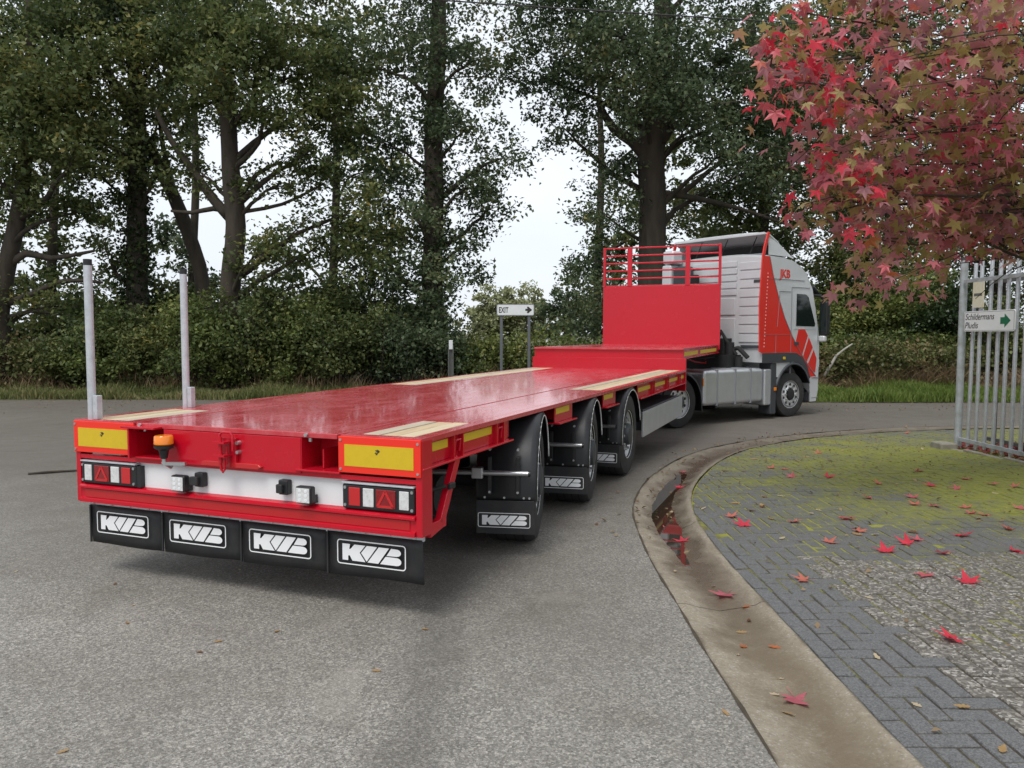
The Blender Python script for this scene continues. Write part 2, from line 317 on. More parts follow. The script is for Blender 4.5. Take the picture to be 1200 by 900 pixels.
for k, c in dict(crimson=(.66,.045,.075), pinkred=(.60,.13,.15), orange=(.50,.16,.06), purple=(.42,.19,.21), olive=(.36,.28,.11), wine=(.50,.13,.16), tan=(.42,.27,.12), brown=(.18,.09,.04), pale=(.55,.45,.30), salmon=(.58,.17,.12)).items():
    M['lf_'+k] = leafmat('leaf_'+k, [(0, tuple(x*.72 for x in c)), (1, tuple(min(.8, x*1.15) for x in c))], .35, .42, 14)

# ------------------------------------------------------------------ ground, road, gutter, pavement
CP = [(.98,-8),(.98,-3),(.98,0),(.98,3),(.975,5),(1.02,6.3),(1.13,7.2),(1.35,8.1),(1.68,9.0),(2.2,10.2),(2.98,11.6),(3.96,12.85),(5.11,13.9),(6.4,14.65),(7.67,15.1),(9.2,15.4),(12,15.6),(20,15.7),(40,15.8)]
def catmull(P, step):
    P = [Vector(p) for p in P]; out = []
    for i in range(len(P)-1):
        a, b, c, d = P[max(i-1,0)], P[i], P[i+1], P[min(i+2,len(P)-1)]
        n = max(2, int((c-b).length/step))
        for k in range(n):
            t = k/n; m1 = (c-a)*.5; m2 = (d-b)*.5
            L = (c-b).length
            if m1.length > L: m1 = m1.normalized()*L
            if m2.length > L: m2 = m2.normalized()*L
            out.append(b*(2*t**3-3*t**2+1) + m1*(t**3-2*t**2+t) + c*(-2*t**3+3*t**2) + m2*(t**3-t**2))
    return out + [P[-1]]
G0 = catmull(CP, .12)
def offset(C, d):
    out = []
    for i in range(len(C)):
        t = (C[min(i+1,len(C)-1)] - C[max(i-1,0)]).normalized(); out.append(C[i] + Vector((t.y, -t.x))*d)
    return out
GWID = .53
# road rows follow the gutter edge
rows = []
def xat(C, y):
    for i in range(len(C)-1):
        if C[i].y <= y <= C[i+1].y + 1e-9: 
            u = (y-C[i].y)/max(1e-9, C[i+1].y-C[i].y); return C[i].x + u*(C[i+1].x-C[i].x)
    return None
XL, XR, YEND = -45, 45, 20.75
cols = [XL, -30, -20, -14, -10, -7, -5, -3.5, -2, -1, 0, .5]
edge_pts = [p for i, p in enumerate(G0) if i % 2 == 0 or i == len(G0)-1]
prev = None
for p in edge_pts:
    if prev is not None and p.y <= prev + .003: continue
    prev = p.y
    rows.append([(XL + (p.x+.002-XL)*((c-XL)/(.5-XL)), p.y, gz(p.y)+.0) for c in cols])
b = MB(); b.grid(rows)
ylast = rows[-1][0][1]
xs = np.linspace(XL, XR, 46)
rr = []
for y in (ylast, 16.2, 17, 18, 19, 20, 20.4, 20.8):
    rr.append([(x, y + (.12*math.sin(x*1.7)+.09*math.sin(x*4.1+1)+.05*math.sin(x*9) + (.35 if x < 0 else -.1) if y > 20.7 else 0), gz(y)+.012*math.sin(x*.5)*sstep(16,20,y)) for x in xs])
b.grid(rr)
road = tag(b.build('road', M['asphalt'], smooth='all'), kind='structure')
# terrain sheet
rr = []
for y in [-60,-20,-8,0,5,8.5,10,11.5,13,15,18,20.3,20.9,22,23.5,25,28,40,70,150,400,1200]:
    z = gz(y)-.09 if y < 20.5 else (-.185 + .20*sstep(20.5, 25, y))
    rr.append([(x, y, z + (.05*math.sin(x*.9+y) if 21.5 < y < 30 else 0)) for x in [-1200,-300,-100]+list(np.linspace(-45,45,61))+[100,300,1200]])
tag(MB().grid(rr).build('ground', M['ground'], smooth='all'), kind='structure')
# dished concrete gutter in cast lengths
def dish(y): return .040 + .028*sstep(4.9, 6.5, y) - .032*sstep(8.0, 9.6, y)
PROF = [(0, 0), (.05, .10), (.13, .45), (.26, 1), (.39, .55), (.47, .10), (.50, -.22), (.53, -.20)]
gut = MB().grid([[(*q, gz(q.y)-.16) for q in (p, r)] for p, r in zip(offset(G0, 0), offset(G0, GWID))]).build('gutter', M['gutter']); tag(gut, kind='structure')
offs = [offset(G0, d) for d, _ in PROF]
arc = [0]
for i in range(1, len(G0)): arc.append(arc[-1] + (G0[i]-G0[i-1]).length)
seg_start = 0
for i in range(1, len(G0)):
    if arc[i]-arc[seg_start] > 2.0 or i == len(G0)-1:
        ids = range(seg_start, i+1); bb = MB(); rws = []; ac = []
        for j in ids:
            t = .002 if j == seg_start else 0
            rws.append([(offs[k][j].x, offs[k][j].y+(.003 if j == seg_start else (-.003 if j == i else 0)), gz(offs[k][j].y) - PROF[k][1]*dish(offs[k][j].y) + .004*math.sin(offs[k][j].y*3+k) + .003*math.sin(offs[k][j].y*11+k*2.1) - (0 if k else .004)) for k in range(len(PROF))])
            ac += [k/(len(PROF)-1) for k in range(len(PROF))]
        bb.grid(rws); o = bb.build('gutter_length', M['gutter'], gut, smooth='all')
        at = o.data.attributes.new('across', 'FLOAT', 'POINT'); at.data.foreach_set('value', ac)
        seg_start = i
        if G0[i].x > 25: break
# water standing in the dish
bb = MB(); rws = []
for j, p in enumerate(G0):
    if not 5.2 < p.y < 9.3: continue
    t = (G0[j+1]-G0[j-1]).normalized(); nrm = Vector((t.y, -t.x)); c = p + nrm*.27
    rws.append([(c.x+nrm.x*q, c.y+nrm.y*q, -.0440) for q in (-.17, -.06, .06, .17)])
tag(bb.grid(rws).build('puddle_water', M['water'], smooth='all'), kind='structure')

# silt packed in the joint between asphalt and gutter
bb = MB(); rws = []
for j, p in enumerate(G0[1:-1], 1):
    if not -2 < p.y or p.x > 12: continue
    t = (G0[j+1]-G0[j-1]).normalized(); nrm = Vector((t.y, -t.x)); wv = .006+.003*math.sin(j*.9)+.003*math.sin(j*2.3+1); c = p+nrm*(.004*math.sin(j*.5))
    rws.append([(c.x+nrm.x*q, c.y+nrm.y*q, gz(p.y)+(.005 if abs(q) < .001 else .0032)) for q in (-wv, 0, wv)])
tag(bb.grid(rws).build('joint_silt', mat('silt', (.045,.036,.024), .9, var=.6, vscale=20, dirt=(.10,.075,.04), bump=.5), gut), kind='stuff')
# block paving on the corner
IN = offset(G0, GWID)
INp = np.array([(p.x, p.y) for p in IN]); 
def inside(x, y):
    d = (INp[:,0]-x)**2 + (INp[:,1]-y)**2; i = int(d.argmin()); i = min(max(i,1), len(INp)-2)
    t = INp[i+1]-INp[i-1]; t = t/np.linalg.norm(t); n = np.array([t[1], -t[0]])
    return float((np.array([x,y])-INp[i])@n), n, INp[i]
XF = 6.42     # edging along the fence
rws = []
for p in IN[::2]:
    if p.y < -3 or p.x > 30: continue
    rws.append([(p.x+(34-p.x)*f, p.y-(0 if p.x < 4 else 0), gz(p.y)-.006) for f in (0, .02, .06, .12, .2, .4, 1)])
pave = tag(MB().grid(rws).build('pavement', M['bed'], smooth='all'), kind='structure')
U = .105
cand = []
for i in range(-1, 90):
    for j in range(-16, 150):
        k = (i-j) % 4
        x0, y0 = 1.51+.108+i*U, j*U
        if k == 0: r = (x0, y0, x0+2*U, y0+U)
        elif k == 3: r = (x0, y0, x0+U, y0+2*U)
        else: continue
        if r[0] < 1.51+.107:
            if k == 0 and r[2] > 1.72: r = (r[2]-U, r[1], r[2], r[3])          # cut half block at the course
            else: continue
        cand.append(r)
for j in range(-8, 30): cand.append((1.512, j*2*U, 1.512+U, (j+1)*2*U))       # first course along the gutter
# beyond the straight the courses follow the curve: small ring course
blocks = []
for r in cand:
    cx, cy = (r[0]+r[2])/2, (r[1]+r[3])/2
    if (cx > XF and cy < 11.8) or cy < -1.5: continue
    d, n, q = inside(cx, cy)
    if d < -.05: continue
    J = .006
    poly = [(r[0]+J, r[1]+J), (r[2]-J, r[1]+J), (r[2]-J, r[3]-J), (r[0]+J, r[3]-J)]
    if d < .2 and cy > 5.2:
        out = []; c0 = [(np.array(p)-q)@n - .012 for p in poly]
        for a in range(4):
            p, s0, p2, s1 = poly[a], c0[a], poly[(a+1)%4], c0[(a+1)%4]
            if s0 >= 0: out.append(p)
            if (s0 >= 0) != (s1 >= 0): t = s0/(s0-s1); out.append((p[0]+t*(p2[0]-p[0]), p[1]+t*(p2[1]-p[1])))
        poly = out
        if len(poly) < 3: continue
        ar = abs(sum(poly[a][0]*poly[(a+1)%len(poly)][1]-poly[(a+1)%len(poly)][0]*poly[a][1] for a in range(len(poly))))/2
        if ar < .002: continue
    light = cx > 2.07 and cy < 5.55 + .1*math.sin(cx*4)
    blocks.append((poly, light, cx, cy))
def block_geo(b, poly, cx, cy, h, tl):
    n = len(poly); mx_ = sum(p[0] for p in poly)/n; my_ = sum(p[1] for p in poly)/n; e = .93
    z = lambda x, y, k: gz(cy) + h + tl[0]*(x-cx) + tl[1]*(y-cy) - k
    top = [(mx_+(p[0]-mx_)*e, my_+(p[1]-my_)*(e if abs(p[1]-my_) < .07 else .965), 0) for p in poly]
    top = [(x, y, z(x, y, 0)) for x, y, _ in top]; mid = [(p[0], p[1], z(p[0], p[1], .005)) for p in poly]; bot = [(p[0], p[1], gz(cy)-.03) for p in poly]
    fs = [tuple(range(n))]
    for r_ in (0, 1): fs += [(r_*n+a, (r_+1)*n+a, (r_+1)*n+(a+1)%n, r_*n+(a+1)%n) for a in range(n)]
    b.add(top+mid+bot, fs)
inview = [q for q in blocks if abs(q[2]/max(.1, q[3])) < .68 and q[3] > 2.55]
inview.sort(key=lambda q: q[3]+.25*q[2])
near = set(id(q) for q in inview[:295])
fd, fl_ = MB(), MB()
for q in blocks:
    h = random.gauss(0, .0022); tl = (random.gauss(0, .012), random.gauss(0, .012))
    if id(q) in near:
        bb = MB(); block_geo(bb, q[0], q[2], q[3], h, tl); bb.build('paving_block', M['blockl' if q[1] else 'blockd'], pave)
    else: block_geo(fl_ if q[1] else fd, q[0], q[2], q[3], h, tl)
tag(fd.build('paving_block_field', M['blockd'], pave), kind='stuff')
if fl_.f: tag(fl_.build('washed_block_field', M['blockl'], pave), kind='stuff')
# concrete edging and the soil strip under the fence
b = MB()
for k in range(12): b.box((XF, 1.2+k*.9+.004, -.2), (XF+.08, 1.2+k*.9+.896, gz(1.6+k*.9)+.012))
tag(b.build('kerb_edging', M['concrete'], bevel=.008), kind='structure')
tag(MB().grid([[(x, y, gz(y)-.005+.02*math.sin(x*3+y)) for x in (XF+.08, 6.9, 7.6, 9, 12)] for y in np.linspace(0, 11.75, 16)]).build('soil_bed', M['ground'], smooth='all'), kind='structure')
#PART2
# ------------------------------------------------------------------ trailer  (local x right, y forward, z up)
YAW = .3763
T = empty('flatbed_trailer', (-1.668, 4.63, 0), -YAW, 'long glossy red low-bed semitrailer with three axles coupled to the silver tractor', 'trailer')
HW, HD, LS, HU, LH = 1.275, 1.028, 8.70, 1.367, 13.14
def TB(name, boxes, m, parent=T, bevel=.004, **k):
    b = MB()
    for a, c in boxes: b.box(a, c)
    return b.build(name, M[m], parent, bevel=bevel, **k)
# deck plates with the two long grooves between them
dk = TB('deck', [((-.743, .0, HD-.03), (.743, LS, HD))], 'deck')
for s in (-1, 1):
    x0, x1 = sorted((s*.767, s*HW)); 
    i0, i1 = sorted((s*.87, s*1.20))
    TB('side_deck', [((x0, .0, HD-.03), (i0, LS, HD)), ((i1, .0, HD-.03), (x1, LS, HD)), ((i0, 0, HD-.03), (i1, .06, HD)), ((i0, .78, HD-.03), (i1, 3.9, HD)), ((i0, 8.6, HD-.03), (i1, LS, HD)), ], 'deck', bevel=.002)
    TB('plank_bed', [((i0, .06, HD-.05), (i1, .78, HD-.035)), ((i0, 3.9, HD-.05), (i1, 8.6, HD-.035))], 'dark', bevel=0)['kind'] = 'stuff'
    for y0, y1, nseg in ((.065, .775, 1), (3.905, 8.595, 2)):
        for k in range(3):
            for q in range(nseg):
                a = i0+.004+k*.1113; ya = y0+(y1-y0)*q/nseg; yb = y0+(y1-y0)*(q+1)/nseg-.004
                TB('plank', [((a, ya, HD-.034), (a+.0985, yb, HD+.001-.002*(k == 1)))], ('wood','wood2','wood3')[(k*2+q+(s > 0)) % 3], bevel=.003)
    # groove floor
    TB('deck_groove', [((min(s*.741, s*.769), .02, HD-.06), (max(s*.741, s*.769), LS-.01, HD-.031))], 'groove', bevel=0)
# rear beam, ramp pockets
TB('rear_beam', [((-.515, -.004, .79), (.50, .03, HD-.032)), ((-.76, .19, .80), (-.515, .22, HD-.032)), ((.50, .19, .80), (.76, .22, HD-.032)), ((-.52, .0, .80), (-.505, .20, HD-.032)), ((.49, .0, .80), (.505, .20, HD-.032)), ((.745, .01, .80), (.76, .20, HD-.032)), ((-.76, .01, .80), (-.745, .20, HD-.032)),
   ((.47, -.015, .805), (.765, .2, .817)), ((-.765, -.015, .805), (-.50, .2, .817)), ((-HW, .006, .775), (HW, .05, .803)), ((-.62, .1, .83), (-.61, .19, HD-.04)), ((-.756, -.06, .81), (-.742, .01, HD-.034)), ((-.80, -.07, HD-.030), (-.53, .0, HD-.016)), ((.61, .05, .82), (.62, .19, .93))], 'red', bevel=.003)
b = MB()
for x in (-.70, .545): b.cyl((x, -.008, HD-.012), (x, -.02, HD-.012), .011); b.cyl((x, .03, HD-.034), (x, .03, HD-.055), .012)
b.build('bolt', M['steel'], T, smooth=True)
# marker plates
for s in (-1, 1):
    x0, x1 = (.757, 1.274) if s > 0 else (-1.274, -.757)
    pl = TB('marker_plate', [((x0, -.010, .818), (x1, .004, 1.020))], 'fluo', bevel=.003)
    TB('yellow_field', [((x0+.042, -.0125, .856), (x1-.042, -.0095, .977))], 'yellow', pl, bevel=0)
    b = MB()
    for q in range(14):
        a = q*.7; b.box((0,0,0), (.011, .0006, .005), Matrix.Translation(((x0+x1)/2+.015*math.cos(a*1.3)*(.3+q/20)-.005, -.0133-q*.00001, .945+.007*math.sin(a*2.1))) @ Matrix.Rotation(a, 4, 'Y'))
    b.build('approval_mark', M['black'], pl)
    b = MB()
    for x in (x0+.016, x1-.016):
        for z in (.838, 1.000): b.cyl((x, -.008, z), (x, -.0145, z), .008, 8)
    b.build('rivet', M['steel'], pl)
# lower rear frame: white board, bumper bar, end posts
TB('white_board', [((-.79, .035, .598), (.79, .05, .776))], 'white', bevel=.002)
TB('end_post', [((1.236, .003, .49), (1.2745, .10, .82))], 'red'); TB('end_post', [((-1.2745, .003, .49), (-1.236, .10, .82))], 'red')
TB('end_post', [((1.2755, -.002, .492), (1.2795, .115, 1.015))], 'red', bevel=.001)
bm = MB(); prof = [(-.012,.492),(-.012,.515),(.006,.522),(.006,.578),(-.012,.585),(-.012,.597),(.0,.606),(.06,.622),(.10,.622),(.10,.492)]
bm.prism(prof, 'x', -1.236, 1.236); bm.build('bumper_bar', M['red'], T)
TB('bumper_stripe', [((-1.20, .001, .524), (1.20, .005, .577))], 'stripe', bevel=0)
for s in (1, -1):
    b = MB(); x = s*1.255
    b.bar((x, .46, .865), (x, .245, .515), .04, .06); b.bar((x, .25, .52), (x, .10, .495), .04, .06); b.bar((x, .06, .52), (x, .30, .515), .038, .05)
    b.build('side_brace', M['red'], T, bevel=.004)
TB('side_marker_lamp', [((1.275, .30, .70), (1.30, .37, .735))], 'plastic', bevel=.006)
b = MB().tube([(1.27,.3,.72),(1.2,.25,.70),(1.15,.15,.62)], .012, 6); b.build('cable', M['dark'], T, smooth=True)
# lamp clusters
for s, x0, x1 in ((-1, -1.222, -.748), (1, .776, 1.232)):
    lc = TB('tail_lamp', [((x0, -.005, .615), (x1, .06, .755))], 'plastic', bevel=.012)
    L_ = x1-x0; o = (lambda f: x0+f*L_) if s < 0 else (lambda f: x1-f*L_)
    for f0, f1, mm in ((.07, .20, 'clear'), (.25, .52, 'redlens'), (.55, .70, 'clear'), (.74, .90, 'lampred')):
        a, c = sorted((o(f0), o(f1))); TB('lens', [((a, -.011, .635), (c, -.003, .738))], mm, lc, bevel=.008)
    a, c = sorted((o(.28), o(.49))); m_ = (a+c)/2
    b = MB()
    for p, q in (((a, .645), (c, .645)), ((c, .645), (m_, .73)), ((m_, .73), (a, .645))): b.bar((p[0], -.0125, p[1]), (q[0], -.0125, q[1]), .004, .014)
    b.build('reflector_triangle', M['lampred'], lc)
    b = MB()
    for f in (.03, .955):
        for z in (.637, .735): b.cyl((o(f), -.004, z), (o(f), -.010, z), .009, 10)
    b.build('screw', M['steel'], lc)
    TB('lamp_hood', [((x0, -.012, .757), (x1, .05, .766))], 'galv', lc, bevel=.002)
    if s < 0:
        b = MB()
        for k in range(6): b.cyl((x1+.012, .01+k*.0, .628+k*.022), (x1+.012, .05, .628+k*.022), .013, 8)
        b.box((x1, .0, .617), (x1+.03, .055, .752)); b.build('cable_block', M['plastic'], lc)
# work lights and cameras on the white board
def worklight(x, z):
    wl = TB('work_light', [((x-.054, -.05, z-.046), (x+.054, .0, z+.054))], 'plastic', bevel=.012)
    TB('light_face', [((x-.045, -.0535, z-.038), (x+.045, -.0495, z+.045))], 'clear', wl, bevel=.004)
    b = MB()
    for i in (-1, 1):
        for j in (-1, 0, 1): b.cyl((x+i*.02, -.0535, z+.004+j*.026), (x+i*.02, -.0548, z+.004+j*.026), .010, 10)
    b.build('diode', M['white'], wl); TB('bracket', [((x-.02, -.03, z-.048), (x+.045, .034, z-.036)), ((x+.034, -.03, z-.046), (x+.046, .03, z+.0))], 'plastic', wl)
worklight(-.372, .672); worklight(.545, .672)
def camera_box(x, z, s):
    c = TB('reversing_sensor', [((x-.03, -.012, z-.042), (x+.035, .034, z+.045))], 'plastic', bevel=.008)
    TB('sensor_cover', [((x-.03-.02*s, -.035, z-.03), (x+.012, -.008, z+.022))], 'rubber', c, bevel=.006)
camera_box(-.245, .700, 1); camera_box(.375, .700, 0)
# beacon, coupling hook, red marker bar
bc = MB().lathe([(0,.0),(.0,.052),(.006,.057),(.05,.055),(.056,.05),(.056,0)], 20).build('beacon', M['amber'], T, smooth=True)
bc.rotation_euler = (0, -math.pi/2, 0); bc.location = (-.444, -.075, .915)
b = MB().lathe([(-.002,.0),(-.002,.058),(-.018,.056),(-.034,.030),(-.085,.020),(-.085,0)], 20); b.build('beacon_base', M['plastic'], bc, smooth=True)
b = MB().cyl((-.444, -.075, .832), (-.444, -.075, .79), .013); b.bar((-.444, -.075, .80), (-.30, -.05, .803), .022, .02); b.cyl((-.444, -.08, .81), (-.444, -.02, .77), .014)
b.build('beacon_bracket', M['steel'], T, smooth=True)
hk = TB('coupling_hook', [((-.04, -.03, .825), (.06, -.004, .975))], 'red', bevel=.004)
b = MB(); b.box((-.055, -.10, .945), (.035, -.03, .957)); b.box((-.055, -.10, .868), (.035, -.03, .880)); b.cyl((-.012, -.075, .83), (-.012, -.075, .985), .011, 10)
b.tube([(-.035,-.05,.957),(-.035,-.05,.995),(-.02,-.05,1.008),(.04,-.05,1.008),(.055,-.05,.99),(.055,-.05,.90)], .007, 8); b.tube([(-.012,-.075,.83),(-.012,-.07,.79),(.0,-.07,.775),(.012,-.07,.79),(.012,-.07,.85)], .007, 8); b.cyl((.02,-.06,.82),(.02,-.06,.93),.006,8)
b.build('hook_pin', M['red'], hk, smooth=True)
b = MB()
for x, z in ((.075, .95), (.075, .895), (-.055, .905)): b.lathe([(0, .0), (0, .016), (.006, .015), (.012, 0)], 10)
b = MB()
for x, z in ((.068, .945), (.068, .89), (-.052, .905)): b.cyl((x, -.004, z), (x, -.03, z), .014, 10, .011)
b.build('bolt', M['steel'], hk, smooth=True)
b = MB().prism([(-.20,.798),(.215,.798),(.238,.812),(.215,.828),(-.18,.828),(-.20,.82)], 'y', -.03, -.004); b.build('red_marker_bar', M['lampred'], T, bevel=.003)

# logo : outlined plate with the letters K V B
def ring(cx, cz, w_, h_, r, t, n=5):
    def rr_(w, h, r):
        P = []
        for sx, sz, a0 in ((1,1,0),(-1,1,90),(-1,-1,180),(1,-1,270)):
            for k in range(n+1):
                a = R(a0+90*k/n); P.append((cx+sx*(w/2-r)+r*math.cos(a), cz+sz*(h/2-r)+r*math.sin(a)))
        return P
    o, i = rr_(w_, h_, r), rr_(w_-2*t, h_-2*t, max(.002, r-t)); return o, i
def logo(parent, cx, cz, w_, h_, y, hide=False):
    b = MB(); o, i = ring(cx, cz, w_, h_, h_*.14, h_*.045); n = len(o)
    vs = [(p[0], y, p[1]) for p in o]+[(p[0], y, p[1]) for p in i]; b.add(vs, [(k, (k+1)%n, n+(k+1)%n, n+k) for k in range(n)])
    sx = w_*.84/9.9; sz = h_*.66/3
    arcB1 = [(9.3+.75*math.cos(a), 2.32+.66*math.sin(a)) for a in np.linspace(R(-90), R(75), 7)]
    arcB2 = [(9.3+.8*math.cos(a), .72+.72*math.sin(a)) for a in np.linspace(R(-90), R(90), 8)]
    polys = [[(0,0),(1.0,0),(1.0,.85),(1.25,.95),(1.75,0),(4.0,0),(3.02,1.6),(4.0,3),(2.1,3),(1.45,2.15),(1.2,2.1),(1.35,3),(0,3)],
             [(4.2,.12),(6.02,3),(4.25,3),(3.25,1.6)], [(4.35,0),(6.2,0),(8.05,3),(6.3,3)],
             [(7.62,1.62)]+arcB1+[(8.4,3)], [(6.5,0)]+arcB2+[(7.45,1.44)]]
    # letters read left to right for someone facing the rear
    for P in polys:
        Q = [(cx+(p[0]-4.95)*sx, cz+(p[1]-1.5)*sz) for p in P]
        b.add([(p[0], y, p[1]) for p in Q], [tuple(range(len(Q)))])
    return b.build('logo', M['letter'], parent)
# rear flap row
TB('flap_rail', [((-1.245, .062, .452), (1.25, .085, .486))], 'galv', bevel=.002)
b = MB()
for k in range(16): b.cyl((-1.2+k*.16, .062, .47), (-1.2+k*.16, .054, .47), .008, 8)
b.build('rail_bolt', M['steel'], T)
fx = [-1.235, -.615, .004, .624, 1.25]
for k in range(4):
    b = MB(); rws = []
    for zz, dy in ((.46, .0), (.40, .0), (.33, .004), (.26, .008), (.205, .012)):
        rws.append([(fx[k]+.006+(fx[k+1]-fx[k]-.012)*t, .060+dy+.006*math.sin(t*6+k)*(.46-zz)*4, zz - (.0 if zz > .22 else .006*math.sin(t*3+k))) for t in np.linspace(0, 1, 9)])
    b.grid(rws); fo = b.build('rear_mudflap', M['rubber'], T, smooth='all'); sm = fo.modifiers.new('s', 'SOLIDIFY'); sm.thickness = .012; sm.offset = 1
    TB('flap_edge', [((fx[k]+.004, .050, .208), (fx[k]+.016, .062, .455))], 'rubber', fo, bevel=.003)
    logo(fo, (fx[k]+fx[k+1])/2-.01+.02*(k-1.5)*.0, .352, .445, .142, .046)
# side raves with tape and lashing brackets
WU = [1.93, 3.45, 4.97]
spans = [(.0, 1.32), (2.35, 2.83), (3.86, 4.36), (5.42, LS)]
for s in (1, -1):
    xo = s*HW; xi = s*(HW-.035)
    for y0, y1 in spans:
        lo = .865 if y0 < 5 else .835
        a, c = sorted((xi, xi-s*.012)); b = MB(); b.box((a, y0, lo), (c, y1, HD-.03))
        a, c = sorted((s*(HW+.012), s*(HW-.10))); b.box((a, y0, lo-.012), (c, y1, lo))
        rv = b.build('side_rave', M['red'], T, bevel=.003)
        y = y0+.02; tl_ = .36 if y0 < 5 else .7; k = 0
        while y < y1-.05:
            ye = min(y+tl_, y1-.01)
            a, c = sorted((xi+s*.0015, xi+s*.003)); TB('reflective_tape', [((a, y, lo+.068), (c, ye, lo+.118))], 'tape', rv, bevel=0)
            if ye+.2 < y1:
                b = MB(); x = xi
                a, c = sorted((xi, s*(HW-.004)))
                for yy in (ye+.03, ye+.15): b.box((a, yy, lo), (c, yy+.012, HD-.03))
                b.tube([(s*(HW-.02), ye+.06, lo+.03), (s*(HW-.012), ye+.06, lo+.10), (s*(HW-.012), ye+.125, lo+.10), (s*(HW-.02), ye+.125, lo+.03)], .009, 6)
                b.build('lashing_bracket', M['red'], rv)
            y = ye+.19; tl_ = .46 if y0 < 5 else .8; k += 1
            if y0 == 0 and k == 2: break
# chassis
b = MB()
for s in (-1, 1):
    b.box((s*.55-.06, .3, .60), (s*.55+.06, LS, .97)); b.box((s*.5-.06, LS+.03, 1.0), (s*.5+.06, LH-.05, HU-.06))
for y in (.5, 1.4, 2.7, 4.2, 5.8, 6.8, 7.8): b.box((-1.2, y-.04, .86), (1.2, y+.04, .975))
b.build('chassis_beam', M['red'], T)
TB('underfloor', [((-1.2, .25, .985), (1.2, LS-.02, .996))], 'dark', bevel=0)
for y in WU:
    b = MB().cyl((-.9, y, .45), (.9, y, .45), .07); b.box((-.5,y-.2,.5),(-.4,y+.2,.62)); b.box((.4,y-.2,.5),(.5,y+.2,.62)); b.cyl((-.45,y+.2,.5),(-.45,y+.2,.85),.12); b.cyl((.45,y+.2,.5),(.45,y+.2,.85),.12); b.build('axle', M['dark'], T, smooth=True)
b = MB().box((-.4, .5, .52), (.8, .56, .58)); b.cyl((.3,.8,.55),(1.0,.8,.55),.13); b.build('air_tank', M['dark'], T, smooth=True)
# step and upper deck over the fifth wheel
NW = 1.235
TB('step_wall', [((-HW+.002, LS, .70), (HW-.002, LS+.025, 1.205)), ((-NW, LS+.003, 1.2), (NW, LS+.022, HU-.03))], 'red', bevel=.003)
TB('upper_deck', [((-NW, LS-.03, HU-.03), (NW, LH, HU))], 'deck', bevel=.003)
for k in range(6): TB('upper_plank', [((-NW+.06+k*.398, LS+.05, HU+.0), (-NW+.06+k*.398+.37, LH-.15, HU+.004))], 'deck', bevel=.002)
for s in (1, -1):
    a, c = sorted((s*NW, s*(NW-.03))); rv = TB('upper_rave', [((a, LS+.0, HU-.155), (c, LH, HU-.031)), ((min(a, a+s*.02), LS, HU-.168), (c+max(0, s*.02), LH, HU-.156))], 'red')
    for y0, y1 in ((LS+.06, LS+1.5), (LS+1.8, LH-.4)):
        a, c = sorted((s*(NW+.0005), s*(NW+.002))); TB('reflective_tape', [((a, y0, HU-.125), (c, y1, HU-.06))], 'tape', rv, bevel=0)
    a, c = sorted((s*(HW-.04), s*HW)); TB('step_gusset', [((a, LS+.026, .72), (c, LS+.05, 1.2))], 'red')
# headboard with open rack
hb = TB('headboard', [((-HW+.02, LH, HU-.10), (HW-.02, LH+.04, 2.615))], 'red', bevel=.006)
b = MB()
for x in (-HW+.045, HW-.045): b.box((x-.028, LH-.004, 2.60), (x+.028, LH+.045, 3.462))
b.build('rack_post', M['red'], hb, bevel=.004)
for x in (-.67, .57): TB('rack_upright', [((x-.05, LH-.006, 2.616), (x+.05, LH+.046, 3.455))], 'red', hb)
for k in range(6):
    z = 3.44-k*.163
    TB('rack_rail', [((-HW+.075, LH+.008, z-.018), (HW-.075, LH+.034, z+.016))], 'red', hb, bevel=.008)
# aluminium side guard
for s in (1, -1):
    a, c = sorted((s*1.25, s*1.225)); sg = TB('side_guard', [((a, 5.72, .335), (c, 8.55, .645))], 'alu', bevel=.006)
    b = MB()
    for k in range(14): b.box((min(s*1.25, s*1.2525), 5.725, .35+k*.0205), (max(s*1.25, s*1.2525), 8.545, .36+k*.0205))
    b.build('rib', M['alu'], sg)
    a, c = sorted((s*1.22, s*.75)); TB('toolbox', [((a, 5.85, .40), (c, 8.3, .66))], 'grey', bevel=.01)
